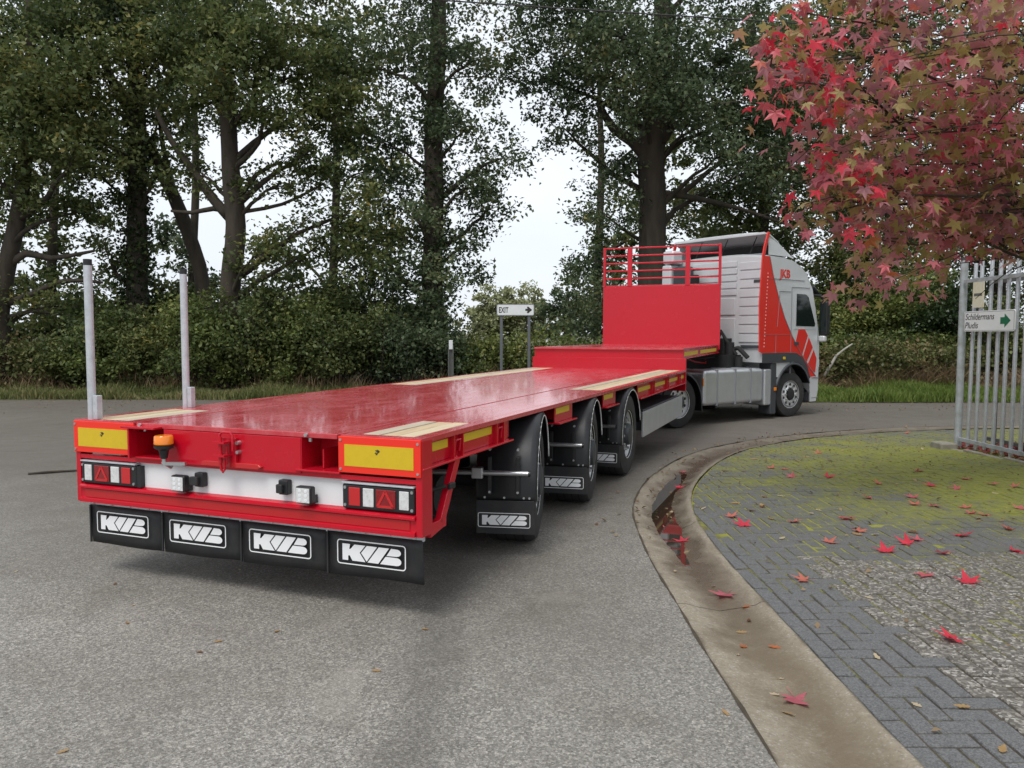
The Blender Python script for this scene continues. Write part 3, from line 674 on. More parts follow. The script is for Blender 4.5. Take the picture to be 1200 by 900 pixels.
# trailer wheels (the two rear axles steer)
def wheel_meshes(r, wd, rr_, nm, truck=False):
    t = MB().lathe([(wd/2-.03, rr_*.98), (wd/2, rr_*1.06), (wd/2+.004, r*.80), (wd/2-.012, r*.955), (wd/2-.05, r), (-wd/2+.05, r), (-wd/2+.012, r*.955), (-wd/2, r*.8), (-wd/2, rr_*1.05), (-wd/2+.03, rr_*.98)], 40)
    for gx in (-.12, -.04, .04, .12): pass
    return t
def make_wheel(name, parent, loc, rz, r, wd, rr_, side, truck=False):
    o = MB()
    e = wd/2-.02
    dish_in = .035 if not truck else -.005
    o.lathe([(e+.006, rr_*1.0), (e+.012, rr_*1.06), (e+.002, rr_*1.075), (e-.012, rr_*.97), (e-.05, rr_*.93), (e-dish_in, rr_*.86), (e-dish_in-.005, rr_*.62), (e-dish_in+.012, rr_*.55), (e-dish_in+.012, .14), (e-dish_in-.02, .13)], 36)
    rim = o.build(name, M['rim'], parent, smooth=True); rim.location = loc; rim.rotation_euler = (0, 0, rz + (0 if side > 0 else math.pi))
    ty = wheel_meshes(r, wd, rr_, name).build('tyre', M['tyre'], rim, smooth=True)
    b = MB()
    for gx in (-.10, -.035, .035, .10): b.lathe([(gx-.006, r+.001), (gx, r+.0016), (gx+.006, r+.001)], 40)
    b.build('tread_groove', M['dark'], rim)
    hb_ = MB().lathe([(e-.12, .135), (e-.01, .125), (e+.035, .115), (e+.045, .08), (e+.045, 0)], 20); hb_.build('hub', M['dark' if truck else 'grey'], rim, smooth=True)
    b = MB()
    for k in range(10):
        a = 2*math.pi*k/10; b.cyl((e-dish_in+.005, .168*math.cos(a), .168*math.sin(a)), (e-dish_in+.045, .168*math.cos(a), .168*math.sin(a)), .015, 6)
    b.build('lug_nut', M['steel'], rim)
    b = MB()
    for k in range(10):
        a = 2*math.pi*(k+.5)/10; q = rr_*.745
        b.tube([(e-dish_in+.001, q*math.cos(a), q*math.sin(a)), (e-dish_in+.004, q*math.cos(a), q*math.sin(a))], .030, 10)
    b.build('hand_hole', M['dark'], rim)
    return rim
def mudguard(parent, loc, rz, side):
    RR, w0, w1 = .525, -.215, .215
    b = MB(); rws = []
    ang = list(np.linspace(R(8), R(180), 22))
    for a in ang:
        y, z = RR*math.cos(a), RR*math.sin(a)
        rws.append([(w0, y*.94, z*.94-.0), (w0+.02, y, z), (w1-.05, y, z), (w1-.012, y*.975, z*.975), (w1, y*.93, z*.93)])
    for zz in (-.04, -.075): rws.append([(w0, -RR*.94, zz), (w0+.02, -RR, zz), (w1-.05, -RR, zz), (w1-.012, -RR*.975, zz), (w1, -RR*.93, zz)])
    b.grid(rws)
    mg = b.build('mudguard', M['plastic'], parent, smooth='all'); mg.location = loc; mg.rotation_euler = (0, 0, rz)
    if side < 0: mg.scale = (-1, 1, 1)
    sm = mg.modifiers.new('s', 'SOLIDIFY'); sm.thickness = .008
    MB().tube([(w1+.003, RR*.93*math.cos(a), RR*.93*math.sin(a)) for a in np.linspace(R(12), R(178), 24)]+[(w1+.003, -RR*.93, -.07)], .006, 6).build('edge_trim', M['letter'], mg, smooth='all')
    fl = TB('logo_flap', [((w0+.005, -RR-.022, -.305), (w1-.01, -RR-.010, -.065))], 'rubber', mg, bevel=.003)
    lg = logo(fl, -.01 if side > 0 else .01, -.205, .375, .105, -RR-.0245)
    if side < 0: lg.scale = (-1, 1, 1)
    b = MB()
    for x in (-.15, -.01, .13, .17): b.cyl((x, -RR-.008, -.045), (x, -RR-.018, -.045), .008, 8)
    for x in (-.11, .09):
        for z in (.0, .20, .30): b.cyl((x, -RR*(1 if z < .05 else .97)-.008, z), (x, -RR*(1 if z < .05 else .97)-.05, z), .009, 8)
    b.build('bolt', M['steel'], mg, smooth=True)
    for x in (-.11, .09): TB('strap', [((x-.014, -RR-.048, -.02), (x+.014, -RR-.012, .25))], 'plastic', mg, bevel=.004)
    MB().cyl((-.55, -RR-.045, .135), (.165, -RR-.045, .135), .019).build('support_tube', M['steel'], mg, smooth=True)
    MB().cyl((.165, -RR-.045, .135), (.18, -RR-.045, .135), .0195).build('tube_cap', M['plastic'], mg, smooth=True)
    TB('tube_clamp', [((-.235, -RR-.075, .095), (-.155, -RR-.015, .175))], 'steel', mg, bevel=.008)
for y, a in zip(WU, (R(14), R(8.5), R(1))):
    for s in (1, -1):
        make_wheel('wheel', T, (s*1.055, y, .462), a, .462, .385, .262, s)
        mudguard(T, (s*1.06, y, .475), a, s)
# posts standing in the trailer's left sockets
for k, (yy, zt) in enumerate(((.06, 2.065), (.92, 2.07))):
    p = T.matrix_basis @ Vector((0,0,0))
    Mt = Matrix.Translation((-1.668, 4.63, 0)) @ Matrix.Rotation(-YAW, 4, 'Z')
    l = Mt @ Vector((-1.185 if k == 0 else -1.225, yy, HD))
    e = empty('stake_post', l, -YAW, ('round galvanised stake post beside the rear left marker plate', 'round galvanised stake post further along the deck edge, past the wood inlay')[k], 'post', 'stake posts on the trailer')
    h = zt-HD
    MB().cyl((0,0,0), (0,0,h-.04), .026, 16).build('tube', M['galv'], e, smooth=True); MB().cyl((0,0,h-.04), (0,0,h), .0265, 16).build('cap', M['plastic'], e, smooth=True)
    MB().box((.030,-.022,0), (.068,.022,.155)).build('socket_plate', M['galv'], e, bevel=.004)

# ------------------------------------------------------------------ tractor (local x right, y forward, z up)
TH = R(53)
K = empty('truck_tractor', (5.32, 17.96, -.2), -TH, 'silver tractor unit with red swoosh side panel and raised roof deflector', 'truck')
def KB(name, boxes, m, parent=K, bevel=.006, **k): return TB(name, boxes, m, parent, bevel, **k)
arch = [(.66*math.cos(a), .48+.70*math.sin(a)) for a in np.linspace(R(158), R(18), 12)]
side_prof = [(-1.10, 1.20)] + [(-.74, 1.20), (-.72, .90)] + arch[1:] + [(.66, .50), (.66, .30), (.90, .30), (.97, .55), (.98, 1.55), (.955, 1.75), (.80, 2.35), (.66, 2.78), (.60, 2.86), (.42, 3.10), (.22, 3.24), (-.08, 3.35), (-.45, 3.40), (-1.0, 3.42), (-1.10, 3.36)]
ns = 13; bs = [1.25*math.sin(t) for t in np.linspace(-math.pi/2, math.pi/2, ns)]
b = MB(); rws = []
for x in bs:
    q = 1-(abs(x)/1.25)**3.2; rws.append([(x, p[0] + (.30*q if p[0] > .4 and p[1] > .25 and i > 13 else 0) , p[1] + (.07*q if p[1] > 2.9 else 0)) for i, p in enumerate(side_prof)])
b.grid(rws); n = len(side_prof); b.f += [(k, (k+1) if (k+1) < n else 0) for k in []]
b.f.append(tuple(range(n-1, -1, -1))); b.f.append(tuple((ns-1)*n+k for k in range(n)))
b.f += [((r+1)*n+n-1, r*n+n-1, r*n, (r+1)*n) for r in range(ns-1)]
b.f = [t for t in b.f if t[0] < 1e9]
cabb = b.build('cab', M['silver'], K, smooth=True)
import bmesh
bmm = bmesh.new(); bmm.from_mesh(cabb.data); bmesh.ops.recalc_face_normals(bmm, faces=bmm.faces); bmm.to_mesh(cabb.data); bmm.free()
def panel(name, poly, m, x, th=.006, parent=cabb, both=True):
    for s in ((1, -1) if both else (1,)):
        b = MB(); a, c = sorted((s*x, s*(x+th))); b.prism(poly, 'x', a, c); o = b.build(name, M[m], parent)
    return o
red_curve = [(-.93,3.40),(-.80,3.02),(-.60,2.58),(-.35,2.12),(-.05,1.72),(.30,1.34),(.62,1.05),(.86,.86)]
panel('red_swoosh', [(-1.17,1.40),(-.2,1.40),(.10,1.39),(.32,1.30),(.50,1.12),(.60,.86),(.86,.83)] + red_curve[::-1] + [(-1.14,3.40),(-1.20,2.4)], 'redflat', 1.252)
b = MB().tube([(1.262, p[0], p[1]) for p in red_curve], .008, 5); b.build('swoosh_edge', M['midgrey'], cabb)
# side fairing that sweeps behind the cab, red outside
for s in (1, -1):
    b = MB(); P = [(-1.10,1.42),(-1.10,3.36),(-1.03,3.62),(-.93,3.89),(-1.0,3.90),(-1.12,3.60),(-1.17,3.40),(-1.24,2.4),(-1.20,1.42)]
    a, c = sorted((s*1.225, s*1.256)); b.prism(P, 'x', a, c); b.build('side_fairing', M['redflat'], cabb, bevel=.006)
# door, window, lines
wn = [(.06,1.97),(.06,2.66),(.40,2.655),(.50,2.60),(.78,2.02),(.76,1.96)]
panel('window_surround', [(.0,1.90),(.0,2.72),(.46,2.715),(.58,2.62),(.86,2.00),(.82,1.90)], 'silver', 1.2515, .006)
panel('side_window', wn, 'glass', 1.2590, .004)
b = MB()
for p, q in (((-.12,.95),(-.12,2.80)), ((-.12,2.80),(.55,2.80)), ((.9,1.6),(.9,1.95)), ((-1.0,2.95),(.35,2.95)), ((-.55,2.70),(-.15,2.70)), ((-.55,2.70),(-.62,1.95)), ((-1.1,1.78),(-.15,1.78)), ((-.66,1.40),(-.66,1.78))):
    b.bar((1.2585, *p), (1.2585, *q), .004, .014, up=(1,0,0))
b.build('panel_gap', M['midgrey'], cabb)
panel('door_graphic', [(.06,1.58),(.16,1.90),(.38,1.92),(.52,1.76),(.30,1.30)], 'redflat', 1.2525, .004, both=False)
panel('door_graphic', [(.56,1.72),(.72,1.50),(.48,1.16),(.34,1.27)], 'redflat', 1.2525, .004, both=False)
panel('door_graphic', [(.76,1.45),(.88,1.25),(.84,.95),(.70,.96),(.54,1.12)], 'redflat', 1.2525, .004, both=False)
KB('door_handle', [((1.255, .0, 1.555), (1.275, .16, 1.625))], 'grey', cabb)
text('lettering', 'JKB', .24, M['redflat'], cabb, Matrix.Translation((1.256, -.55, 2.985)) @ Matrix.Rotation(math.pi/2, 4, 'Z') @ Matrix.Rotation(math.pi/2, 4, 'X'), bold=.008, sx=1.0)
b = MB()
for k in range(22):
    zz = 1.52+k*.072; b.bar((1.2592, -1.075+k*.004, zz), (1.2592, -1.075+k*.004, zz+.030), .003, .032+.012*math.sin(k*2.3), up=(1,0,0))
b.build('small_print', mat('faded_print', (.72,.40,.37), .5), cabb)
# lower grey band, arch trim, step box, front bumper
panel('lower_band', [(-1.12,1.19),(-1.12,1.395),(-.25,1.395),(.08,1.385),(.30,1.29),(.50,1.09),(.62,.84),(.56,.80),(.44,1.0),(.25,1.14),(-.02,1.20),(-.3,1.19)], 'grey', 1.254, .022)
b = MB(); rws = []
for a in np.linspace(R(165), R(20), 18):
    y, z = math.cos(a), math.sin(a); rws.append([(1.0, y*.66, .48+z*.70), (1.275, y*.66, .48+z*.70), (1.285, y*.61, .48+z*.655)])
b.grid(rws); o = b.build('wheel_arch', M['grey'], K, smooth='all'); sm = o.modifiers.new('s', 'SOLIDIFY'); sm.thickness = .015
KB('arch_rear_panel', [((.95, -.80, .10), (1.262, -.60, 1.19))], 'grey', bevel=.03)
KB('bumper_corner', [((.9, .69, .28), (1.24, .98, .50)), ((.9, .70, .51), (1.20, .985, .82))], 'grey', bevel=.03); KB('bumper_corner', [((-1.24, .69, .28), (-.9, .98, .82))], 'grey', bevel=.03)
KB('bumper', [((-.95, .9, .28), (.95, 1.27, .80))], 'silver', bevel=.08); KB('step_tread', [((1.0, .70, .375), (1.255, .96, .405)), ((1.0, .70, .83), (1.268, .95, .855))], 'alu')
KB('corner_lamp', [((1.17, .93, 1.05), (1.24, 1.03, 1.24))], 'clear', bevel=.02); KB('turn_signal', [((1.276, -.42, 1.255), (1.292, -.34, 1.31))], 'yellow'); KB('side_marker', [((1.262, -.70, .60), (1.28, -.62, .67))], 'amber')
# windscreen, visor and mirrors
b = MB(); b.grid([[(x, .965+.30*(1-(abs(x)/1.25)**3.2)-(z-1.75)*.26+.012, z) for x in np.linspace(-1.14, 1.14, 11)] for z in (1.78, 2.2, 2.70)]); b.build('windscreen', M['glass'], cabb, smooth='all')
b = MB(); b.grid([[(x, .72+.36*(1-(abs(x)/1.3)**3)+dy, z) for x in np.linspace(-1.27, 1.27, 13)] for dy, z in ((-.05, 2.86), (.12, 2.74), (.22, 2.66))]); o = b.build('sun_visor', M['grey'], cabb, smooth='all'); sm = o.modifiers.new('s', 'SOLIDIFY'); sm.thickness = .02
for s in (1, -1):
    mr = KB('mirror', [((min(s*1.23, s*1.43), .96, 1.76), (max(s*1.23, s*1.43), 1.11, 2.52))], 'plastic', bevel=.04)
    a, c = sorted((s*1.25, s*1.41)); KB('mirror_glass', [((a, .953, 1.84), (c, .962, 2.46))], 'glass', mr)
    MB().tube([(s*1.15, .78, 2.66), (s*1.28, .95, 2.64), (s*1.34, 1.02, 2.5)], .035, 8).build('mirror_arm', M['plastic'], mr, smooth=True); MB().tube([(s*1.15, .95, 1.74), (s*1.28, 1.0, 1.72), (s*1.34, 1.02, 1.85)], .03, 8).build('mirror_arm', M['plastic'], mr, smooth=True)
    KB('lower_mirror', [((min(s*1.24, s*1.40), .93, 1.62), (max(s*1.24, s*1.40), 1.06, 1.76))], 'silver', mr, bevel=.04)
# back wall with pressed ribs
for x0, x1, z0, z1, st in ((.66, 1.19, 1.62, 3.25, .19), (-.62, .58, 2.62, 3.22, .15), (-1.19, -.70, 1.62, 3.25, .19)):
    b = MB(); z = z0
    while z < z1: b.box((x0, -1.122, z), (x1, -1.104, z+st-.028)); z += st
    b.build('pressed_rib', M['silver'], cabb, bevel=.01)
KB('back_panel', [((-.10, -1.125, 2.20), (.55, -1.104, 2.56)), ((-.10, -1.128, 1.5), (.56, -1.106, 2.13))], 'silver', cabb, bevel=.02); KB('cab_vent', [((.72, -1.135, 1.50), (1.20, -1.118, 1.56))], 'grey', cabb); KB('cab_vent', [((1.02, -1.135, 2.86), (1.19, -1.12, 2.92))], 'grey', cabb)
# roof deflector
b = MB(); rws = []
for y, z, wd in ((.10, 3.36, .95), (-.2, 3.55, 1.08), (-.55, 3.74, 1.17), (-.93, 3.87, 1.22), (-1.05, 3.88, 1.22)):
    rws.append([(x*wd, y+(.12*(1-abs(x)**2) if y > -.5 else 0), z-.03*abs(x)**6+.012*(1-x*x)) for x in np.linspace(-1, 1, 15)])
b.grid(rws); o = b.build('roof_deflector', M['silver'], K, smooth='all'); sm = o.modifiers.new('s', 'SOLIDIFY'); sm.thickness = .03
for s in (1, -1): MB().grid([[(s*(1.19 if z > 3.5 else 1.20), y, z) for y, z in ((.0, 3.40), (-.2, 3.44), (-.5, 3.44), (-.9, 3.44))], [(s*1.19, y, z) for y, z in ((.0, 3.42), (-.2, 3.52), (-.5, 3.68), (-.9, 3.83))]]).build('deflector_cheek', M['silver'], o)
KB('deflector_lip', [((-1.2, -1.065, 3.845), (1.2, -1.035, 3.895))], 'silver', o, bevel=.01); KB('deflector_inner', [((-1.12, -.6, 3.43), (1.12, -.57, 3.68))], 'dark', o, bevel=0); KB('roof_rail', [((-1.15, -1.02, 3.43), (1.15, -.98, 3.47))], 'midgrey', o)
b = MB()
for x in (-.7, .0, .75): b.bar((x, -.95, 3.44), (x+.12, -.85, 3.84), .02)
b.build('strut', M['dark'], o)
# air intake stack, hoses, catwalk
KB('air_intake', [((-1.24, -1.46, 1.5), (-.96, -1.16, 3.35)), ((-1.20, -1.48, 3.36), (-.88, -1.14, 3.66))], 'silver', bevel=.05)
KB('intake_cover', [((-.95, -1.40, 1.6), (-.55, -1.15, 3.30))], 'grey', bevel=.05); KB('exhaust_shield', [((-.5, -1.36, 2.0), (-.34, -1.2, 3.1))], 'dark', bevel=.03)
b = MB().box((-.45, -1.6, 1.0), (.75, -1.14, 1.35)); b.box((.1, -1.5, 1.3), (.55, -1.2, 1.7)); b.cyl((.62,-1.35,1.1),(.62,-1.35,1.62),.09); b.tube([(.2,-1.35,1.5),(.5,-1.5,1.85),(.6,-1.4,1.6),(.75,-1.3,1.35)], .04, 8); b.tube([(.55,-1.3,1.45),(.8,-1.3,1.5),(1.0,-1.25,1.3)], .05, 8); b.cyl((.85,-1.35,1.05),(.85,-1.35,1.32),.08)
b.build('engine_back', M['dark'], K, smooth=True)
b = MB()
for c0 in ((.10, -1.5, 1.78),):
    pts = [(c0[0]+.05*math.cos(a)+.10*t, c0[1]+.05*math.sin(a)-.05*t, c0[2]-.62*t) for t, a in [(k/80, k*.9) for k in range(81)]]; b.tube(pts, .014, 6)
b.tube([(.20,-1.55,1.16),(.15,-1.9,1.2),(.0,-2.2,1.32)], .016, 6); b.build('coil_hose', M['hose'], K, smooth=True)
b = MB().tube([(-.1,-1.45,1.75),(.0,-1.7,1.3),(-.1,-2.1,1.4)], .016, 6); b.tube([(.3,-1.42,1.72),(.42,-1.6,1.3),(.2,-2.0,1.25)], .016, 6); b.build('cable', M['dark'], K, smooth=True)
KB('hose_stand', [((-.25, -1.48, 1.70), (.35, -1.40, 1.86))], 'midgrey')
b = MB()
for s in (1, -1): b.box((s*.42-.04, -4.6, .62), (s*.42+.04, .9, .92))
b.box((-.42,-1.5,.65),(.42,-1.4,.9)); b.box((-.45, -3.5, .95), (.45, -2.6, 1.02)); b.build('chassis_rail', M['dark'], K)
MB().prism([(.0+.48*math.cos(a), -3.0+.48*math.sin(a)) for a in np.linspace(0, 2*math.pi, 20, endpoint=False)], 'z', 1.02, 1.10).build('fifth_wheel', M['dark'], K)
KB('catwalk', [((-.9, -2.4, .99), (1.0, -1.3, 1.03))], 'alu')
# fuel tanks with straps, chequered box
for s in (1, -1):
    a, c = sorted((s*.62, s*1.235)); tk = KB('fuel_tank', [((a, -2.93, .385), (c, -1.02, 1.085))], 'alu', bevel=.075, seg=4)
    for y in (-2.52, -1.95, -1.45): KB('tank_strap', [((min(s*1.0, s*1.24), y-.022, .375), (max(s*1.0, s*1.24), y+.022, 1.094)), ((a-.004, y-.022, .372), (c, y+.022, .384)), ((a, y-.022, 1.086), (c+.003, y+.022, 1.096))], 'midgrey', tk)
    MB().cyl((s*1.0, -1.25, 1.08), (s*1.0, -1.25, 1.12), .06).build('tank_cap', M['plastic'], tk, smooth=True)
    a, c = sorted((s*.7, s*1.25)); bx = KB('battery_box', [((a, -1.0, .30), (c, -.70, 1.06))], 'alu', bevel=.03)
    b = MB()
    for i in range(4):
        for j in range(9):
            b.box((s*1.25 if s > 0 else s*1.253, -.96+i*.07, .36+j*.075), (s*1.253 if s > 0 else s*1.25, -.935+i*.07, .375+j*.075))
    b.build('chequer', M['galv'], bx)
# drive wheels and mudguards
for s in (1, -1):
    make_wheel('front_wheel', K, (s*1.06, 0, .49), R(-4), .49, .30, .29, s, True)
    ow = make_wheel('drive_wheel', K, (s*1.07, -3.60, .49), 0, .49, .29, .29, s); make_wheel('drive_wheel', K, (s*.75, -3.60, .49), 0, .49, .29, .29, s)
    b = MB(); rws = []
    for a in np.linspace(R(10), R(165), 16):
        y, z = .60*math.cos(a), .57*math.sin(a); rws.append([(s*.58, -3.6+y, .49+z), (s*1.235, -3.6+y, .49+z), (s*1.245, -3.6+y*.95, .49+z*.95)])
    rws.insert(0, [(s*.58, -2.98, .30), (s*1.235, -2.98, .30), (s*1.245, -3.02, .30)])
    b.grid(rws); o = b.build('drive_mudguard', M['grey'], K, smooth='all'); sm = o.modifiers.new('s', 'SOLIDIFY'); sm.thickness = .015
    a, c = sorted((s*1.236, s*1.26)); KB('side_reflector', [((a, -2.985, .78), (c, -2.955, .93))], 'amber')
    KB('front_hub_ring', [((0,0,0),(.001,.001,.001))], 'dark') if False else None
b = MB().cyl((-.9, -3.6, .49), (.9, -3.6, .49), .14); b.cyl((-.9, 0, .45), (.9, 0, .45), .06); b.build('truck_axle', M['dark'], K, smooth=True)
# ------------------------------------------------------------------ signs, posts, fence, cable
# exit sign across the road
e = empty('exit_sign', (.09, 21.6, -.12), 0, 'white exit sign with black arrow on two grey posts on the verge', 'sign')
b = MB(); o, i = ring(0, 2.36, 1.03, .315, .05, .02)
b.prism(o, 'y', -.03, -.012); b.build('sign_board', M['signwhite'], e)
b = MB(); n = len(o); b.add([(p[0], -.0325, p[1]) for p in o]+[(p[0], -.0325, p[1]) for p in i], [(k, (k+1)%n, n+(k+1)%n, n+k) for k in range(n)]); b.build('board_rim', M['midgrey'], e)
for x in (-.385, .375): MB().box((x-.04, -.01, 0), (x+.04, .05, 2.47)).build('post', M['signpost'], e, bevel=.008)
text('lettering', 'EXIT', .21, M['black'], e, Matrix.Translation((-.46, -.0335, 2.285)) @ Matrix.Rotation(math.pi/2, 4, 'X'), sx=.62, bold=.004)
b = MB().add([(x, -.0335, z+2.36) for x, z in ((.27,-.03),(.33,-.03),(.31,-.085),(.36,-.085),(.455,0),(.36,.085),(.31,.085),(.33,.03),(.27,.03))], [tuple(range(9))]); b.build('arrow', M['black'], e)
mp_ = empty('marker_post', (-1.66, 21.3, -.14), R(15), 'short grey metal marker post with pale cap standing on the verge', 'post')
MB().box((-.07, -.02, 0), (-.045, .05, 1.42)).box((-.045, .03, 0), (.045, .05, 1.42)).box((.045, -.02, 0), (.07, .05, 1.42)).build('channel', M['galvdull'], mp_)
MB().box((-.05, -.03, 1.30), (.05, .03, 1.55)).build('cap', M['signwhite'], mp_, bevel=.01)
# far thin lamp column
lp = empty('lamp_column', (2.6, 58, 0), 0, 'thin white lamp column far beyond the hedge', 'lamp'); MB().cyl((0,0,-.1), (0,0,3.6), .11, 10, .08).build('column', M['signwhite'], lp, smooth=True); MB().box((-.1,-.5,3.55),(.1,.1,3.7)).build('lamp_head', M['midgrey'], lp)
# palisade fence along the yard
def fence(name, X, y0, y1, zt, m, label, post):
    f = empty(name, (X, y1, gz(y1)), 0, label, 'fence', 'palisade fences by the yard'); g = gz(y1)
    L_ = y1-y0; loc = lambda y, z: (y-y1, z-g)
    pw = .024 if m == 'galv' else .014
    pale = MB().box((-.018, -pw, .0), (.018, pw, zt-.10-g)).build('pale', M[m], None, bevel=.006); COL.objects.unlink(pale); me = pale.data
    y = y1-.20; 
    while y > y0:
        o = bpy.data.objects.new('pale', me); COL.objects.link(o); o.parent = f; o.location = (random.gauss(0,.002), y-y1, .03-.0+random.gauss(0,.012)); o.rotation_euler = (0, random.gauss(0,.004), 0); bb_ = o.modifiers.new('bevel', 'BEVEL'); bb_.width = .006; bb_.segments = 2
        y -= .197
    for z in (2.36, .06): MB().box((-.045, y0-y1, z-.028-g), (-.0185, -.02, z+.028-g)).build('rail', M['galvold' if m == 'galv' else m], f, bevel=.004)
    if post:
        MB().cyl((0, .05, -.1), (0, .05, zt-.02-g), .052, 18).build('post', M['galvold'], f, smooth=True); MB().cyl((0, .05, zt-.02-g), (0, .05, zt+.02-g), .054, 18).build('post_cap', M['grey'], f, smooth=True)
        MB().box((-.32, -.10, -.1), (-.07, .22, .085)).build('footing', M['concrete'], f, bevel=.02)
    return f
fence('palisade_fence', 6.60, 3.0, 11.5, 2.69, 'galv', 'bright galvanised palisade fence with a round end post at the mossy paving', True)
fence('palisade_fence', 7.05, 3.0, 11.6, 2.60, 'galvdull', 'dull grey inner fence of thin pales behind the bright palisade', False)
sg = empty('fence_sign', (6.548, 10.82, 1.635), -math.pi/2, 'white direction sign with green arrow and italic lettering on the palisade fence', 'sign')
b = MB(); o, i = ring(0, .143, 1.15, .286, .03, .012); b.prism(o, 'y', -.012, .004); b.build('sign_board', M['signwhite'], sg, bevel=.002)
n = len(i); i2 = [(p[0]*.985, .143+(p[1]-.143)*.96) for p in i]
b = MB(); b.add([(p[0], -.0128, p[1]) for p in i]+[(p[0], -.0128, p[1]) for p in i2], [(k, (k+1)%n, n+(k+1)%n, n+k) for k in range(n)]); b.build('border_line', M['midgrey'], sg)
RX = Matrix.Rotation(math.pi/2, 4, 'X')
text('lettering', 'Schildermans', .125, M['black'], sg, Matrix.Translation((-.545, -.0132, .165)) @ RX, shear=.25, sx=1.02); text('lettering', 'Pludis', .125, M['black'], sg, Matrix.Translation((-.555, -.0132, .045)) @ RX, shear=.25, sx=1.1)
b = MB().add([(x, -.0132, z+.143) for x, z in ((.27,-.045),(.36,-.045),(.36,-.095),(.49,0),(.36,.095),(.36,.045),(.27,.045))], [tuple(range(7))]); b.build('arrow', M['green'], sg)
nb = empty('notice_board', (6.545, 11.08, 1.97), -math.pi/2, 'faded yellowed paper notice tied to the fence above the sign', 'notice'); MB().box((-.13, -.006, 0), (.13, .004, .36)).build('sheet', M['paper'], nb); MB().box((-.10, -.0068, .16), (.09, -.0062, .20)).build('faded_line', M['galvdull'], nb)
# overhead cable between two poles
P0 = W(615, 3, 15.5); P1 = W(1000, 30, 19); d = P1-P0; A = P0-d*4.2; Bq = P1+d*2.2
up = []
for q, nm in ((A, 'beside the road'), (Bq, 'behind the yard')):
    pe = empty('utility_pole', (q.x, q.y, -.2), 0, 'wooden utility pole carrying the overhead cable '+nm, 'pole'); MB().cyl((0,0,0), (0,0,q.z+.6), .13, 12, .09).build('pole_shaft', M['pole'], pe, smooth=True); MB().box((-.6,-.05,q.z+.1), (.6,.05,q.z+.2)).build('crossarm', M['pole'], pe)
MB().tube([A.lerp(Bq, t) - Vector((0,0,.35*math.sin(math.pi*t)-.28)) for t in np.linspace(0, 1, 30)], .014, 6).build('overhead_cable', M['wire'], None, smooth='all')
tag(bpy.data.objects['overhead_cable'], 'thin dark overhead cable crossing in front of the tree tops', 'cable')

# ------------------------------------------------------------------ vegetation
def rawmesh(name, V, F, m, parent=None, smooth=False):
    me = bpy.data.meshes.new(name); nv, nf, k = len(V), len(F), F.shape[1]
    me.vertices.add(nv); me.vertices.foreach_set('co', V.astype(np.float32).ravel())
    me.loops.add(nf*k); me.loops.foreach_set('vertex_index', F.astype(np.int32).ravel())
    me.polygons.add(nf); me.polygons.foreach_set('loop_start', np.arange(0, nf*k, k, dtype=np.int32))
    me.update(calc_edges=True); me.materials.append(m)
    if smooth: me.polygons.foreach_set('use_smooth', np.ones(nf, bool))
    o = bpy.data.objects.new(name, me); COL.objects.link(o)
    if parent: o.parent = parent
    return o
def frames(N, tilt, droop=0):
    """random leaf frames: normal mostly up with spread tilt"""
    nrm = rng.normal(0, tilt, (N, 3)); nrm[:, 2] += 1; nrm /= np.linalg.norm(nrm, axis=1)[:, None]
    a = rng.normal(0, 1, (N, 3)); a -= (a*nrm).sum(1)[:, None]*nrm; a[:, 2] -= droop; a -= (a*nrm).sum(1)[:, None]*nrm*.6; a /= np.linalg.norm(a, axis=1)[:, None]+1e-9
    return a, np.cross(nrm, a), nrm
def leaves(name, C, L, wd, m, parent, tilt=.8, fold=.18, droop=.3):
    N = len(C); ax, sd_, nr = frames(N, tilt, droop); l = L*rng.uniform(.65, 1.25, (N, 1)); ww = l*wd*rng.uniform(.8, 1.2, (N, 1))
    V = np.empty((N, 4, 3)); V[:,0] = C-ax*l*.5; V[:,1] = C+sd_*ww*.5+nr*l*fold*.5+ax*l*.08; V[:,2] = C+ax*l*.5-nr*l*.1; V[:,3] = C-sd_*ww*.5+nr*l*fold*.5+ax*l*.08
    F = np.arange(N*4).reshape(N, 4)
    o = rawmesh(name, V.reshape(-1, 3), F, m, parent); o['kind'] = 'stuff'; return o
def lobe_points(c, r, ncl, per, crad):
    """clusters of leaves through an ellipsoid, denser toward its skin"""
    d = rng.normal(0, 1, (ncl, 3)); d /= np.linalg.norm(d, axis=1)[:, None]
    rad = rng.uniform(0, 1, (ncl, 1))**.42
    cl = np.array(c) + d*rad*np.array(r)
    n = np.maximum(6, rng.poisson(per, ncl)); idx = np.repeat(np.arange(ncl), n); s = crad*rng.uniform(.6, 1.35, ncl)[idx][:, None]
    P = cl[idx] + np.clip(rng.normal(0, 1, (len(idx), 3)), -1.9, 1.9)*s*np.array([.55, .55, .36])
    return P, cl
def limb(b, p, q, r0, r1, bend=.12, n=7):
    p, q = Vector(p), Vector(q); L_ = (q-p).length; pts = []
    off = Vector(rng.normal(0, 1, 3))*L_*bend; off.z = abs(off.z)*.5 + L_*.06
    for k in range(n+1):
        t = k/n; j = Vector(rng.normal(0, 1, 3))*L_*.012 if 0 < k < n else Vector()
        pts.append(p.lerp(q, t) + off*math.sin(math.pi*t)*(1-t*.3) + j)
    b.tube(pts, [r0+(r1-r0)*(k/n)**.8 for k in range(n+1)], 7, cap=True); return pts
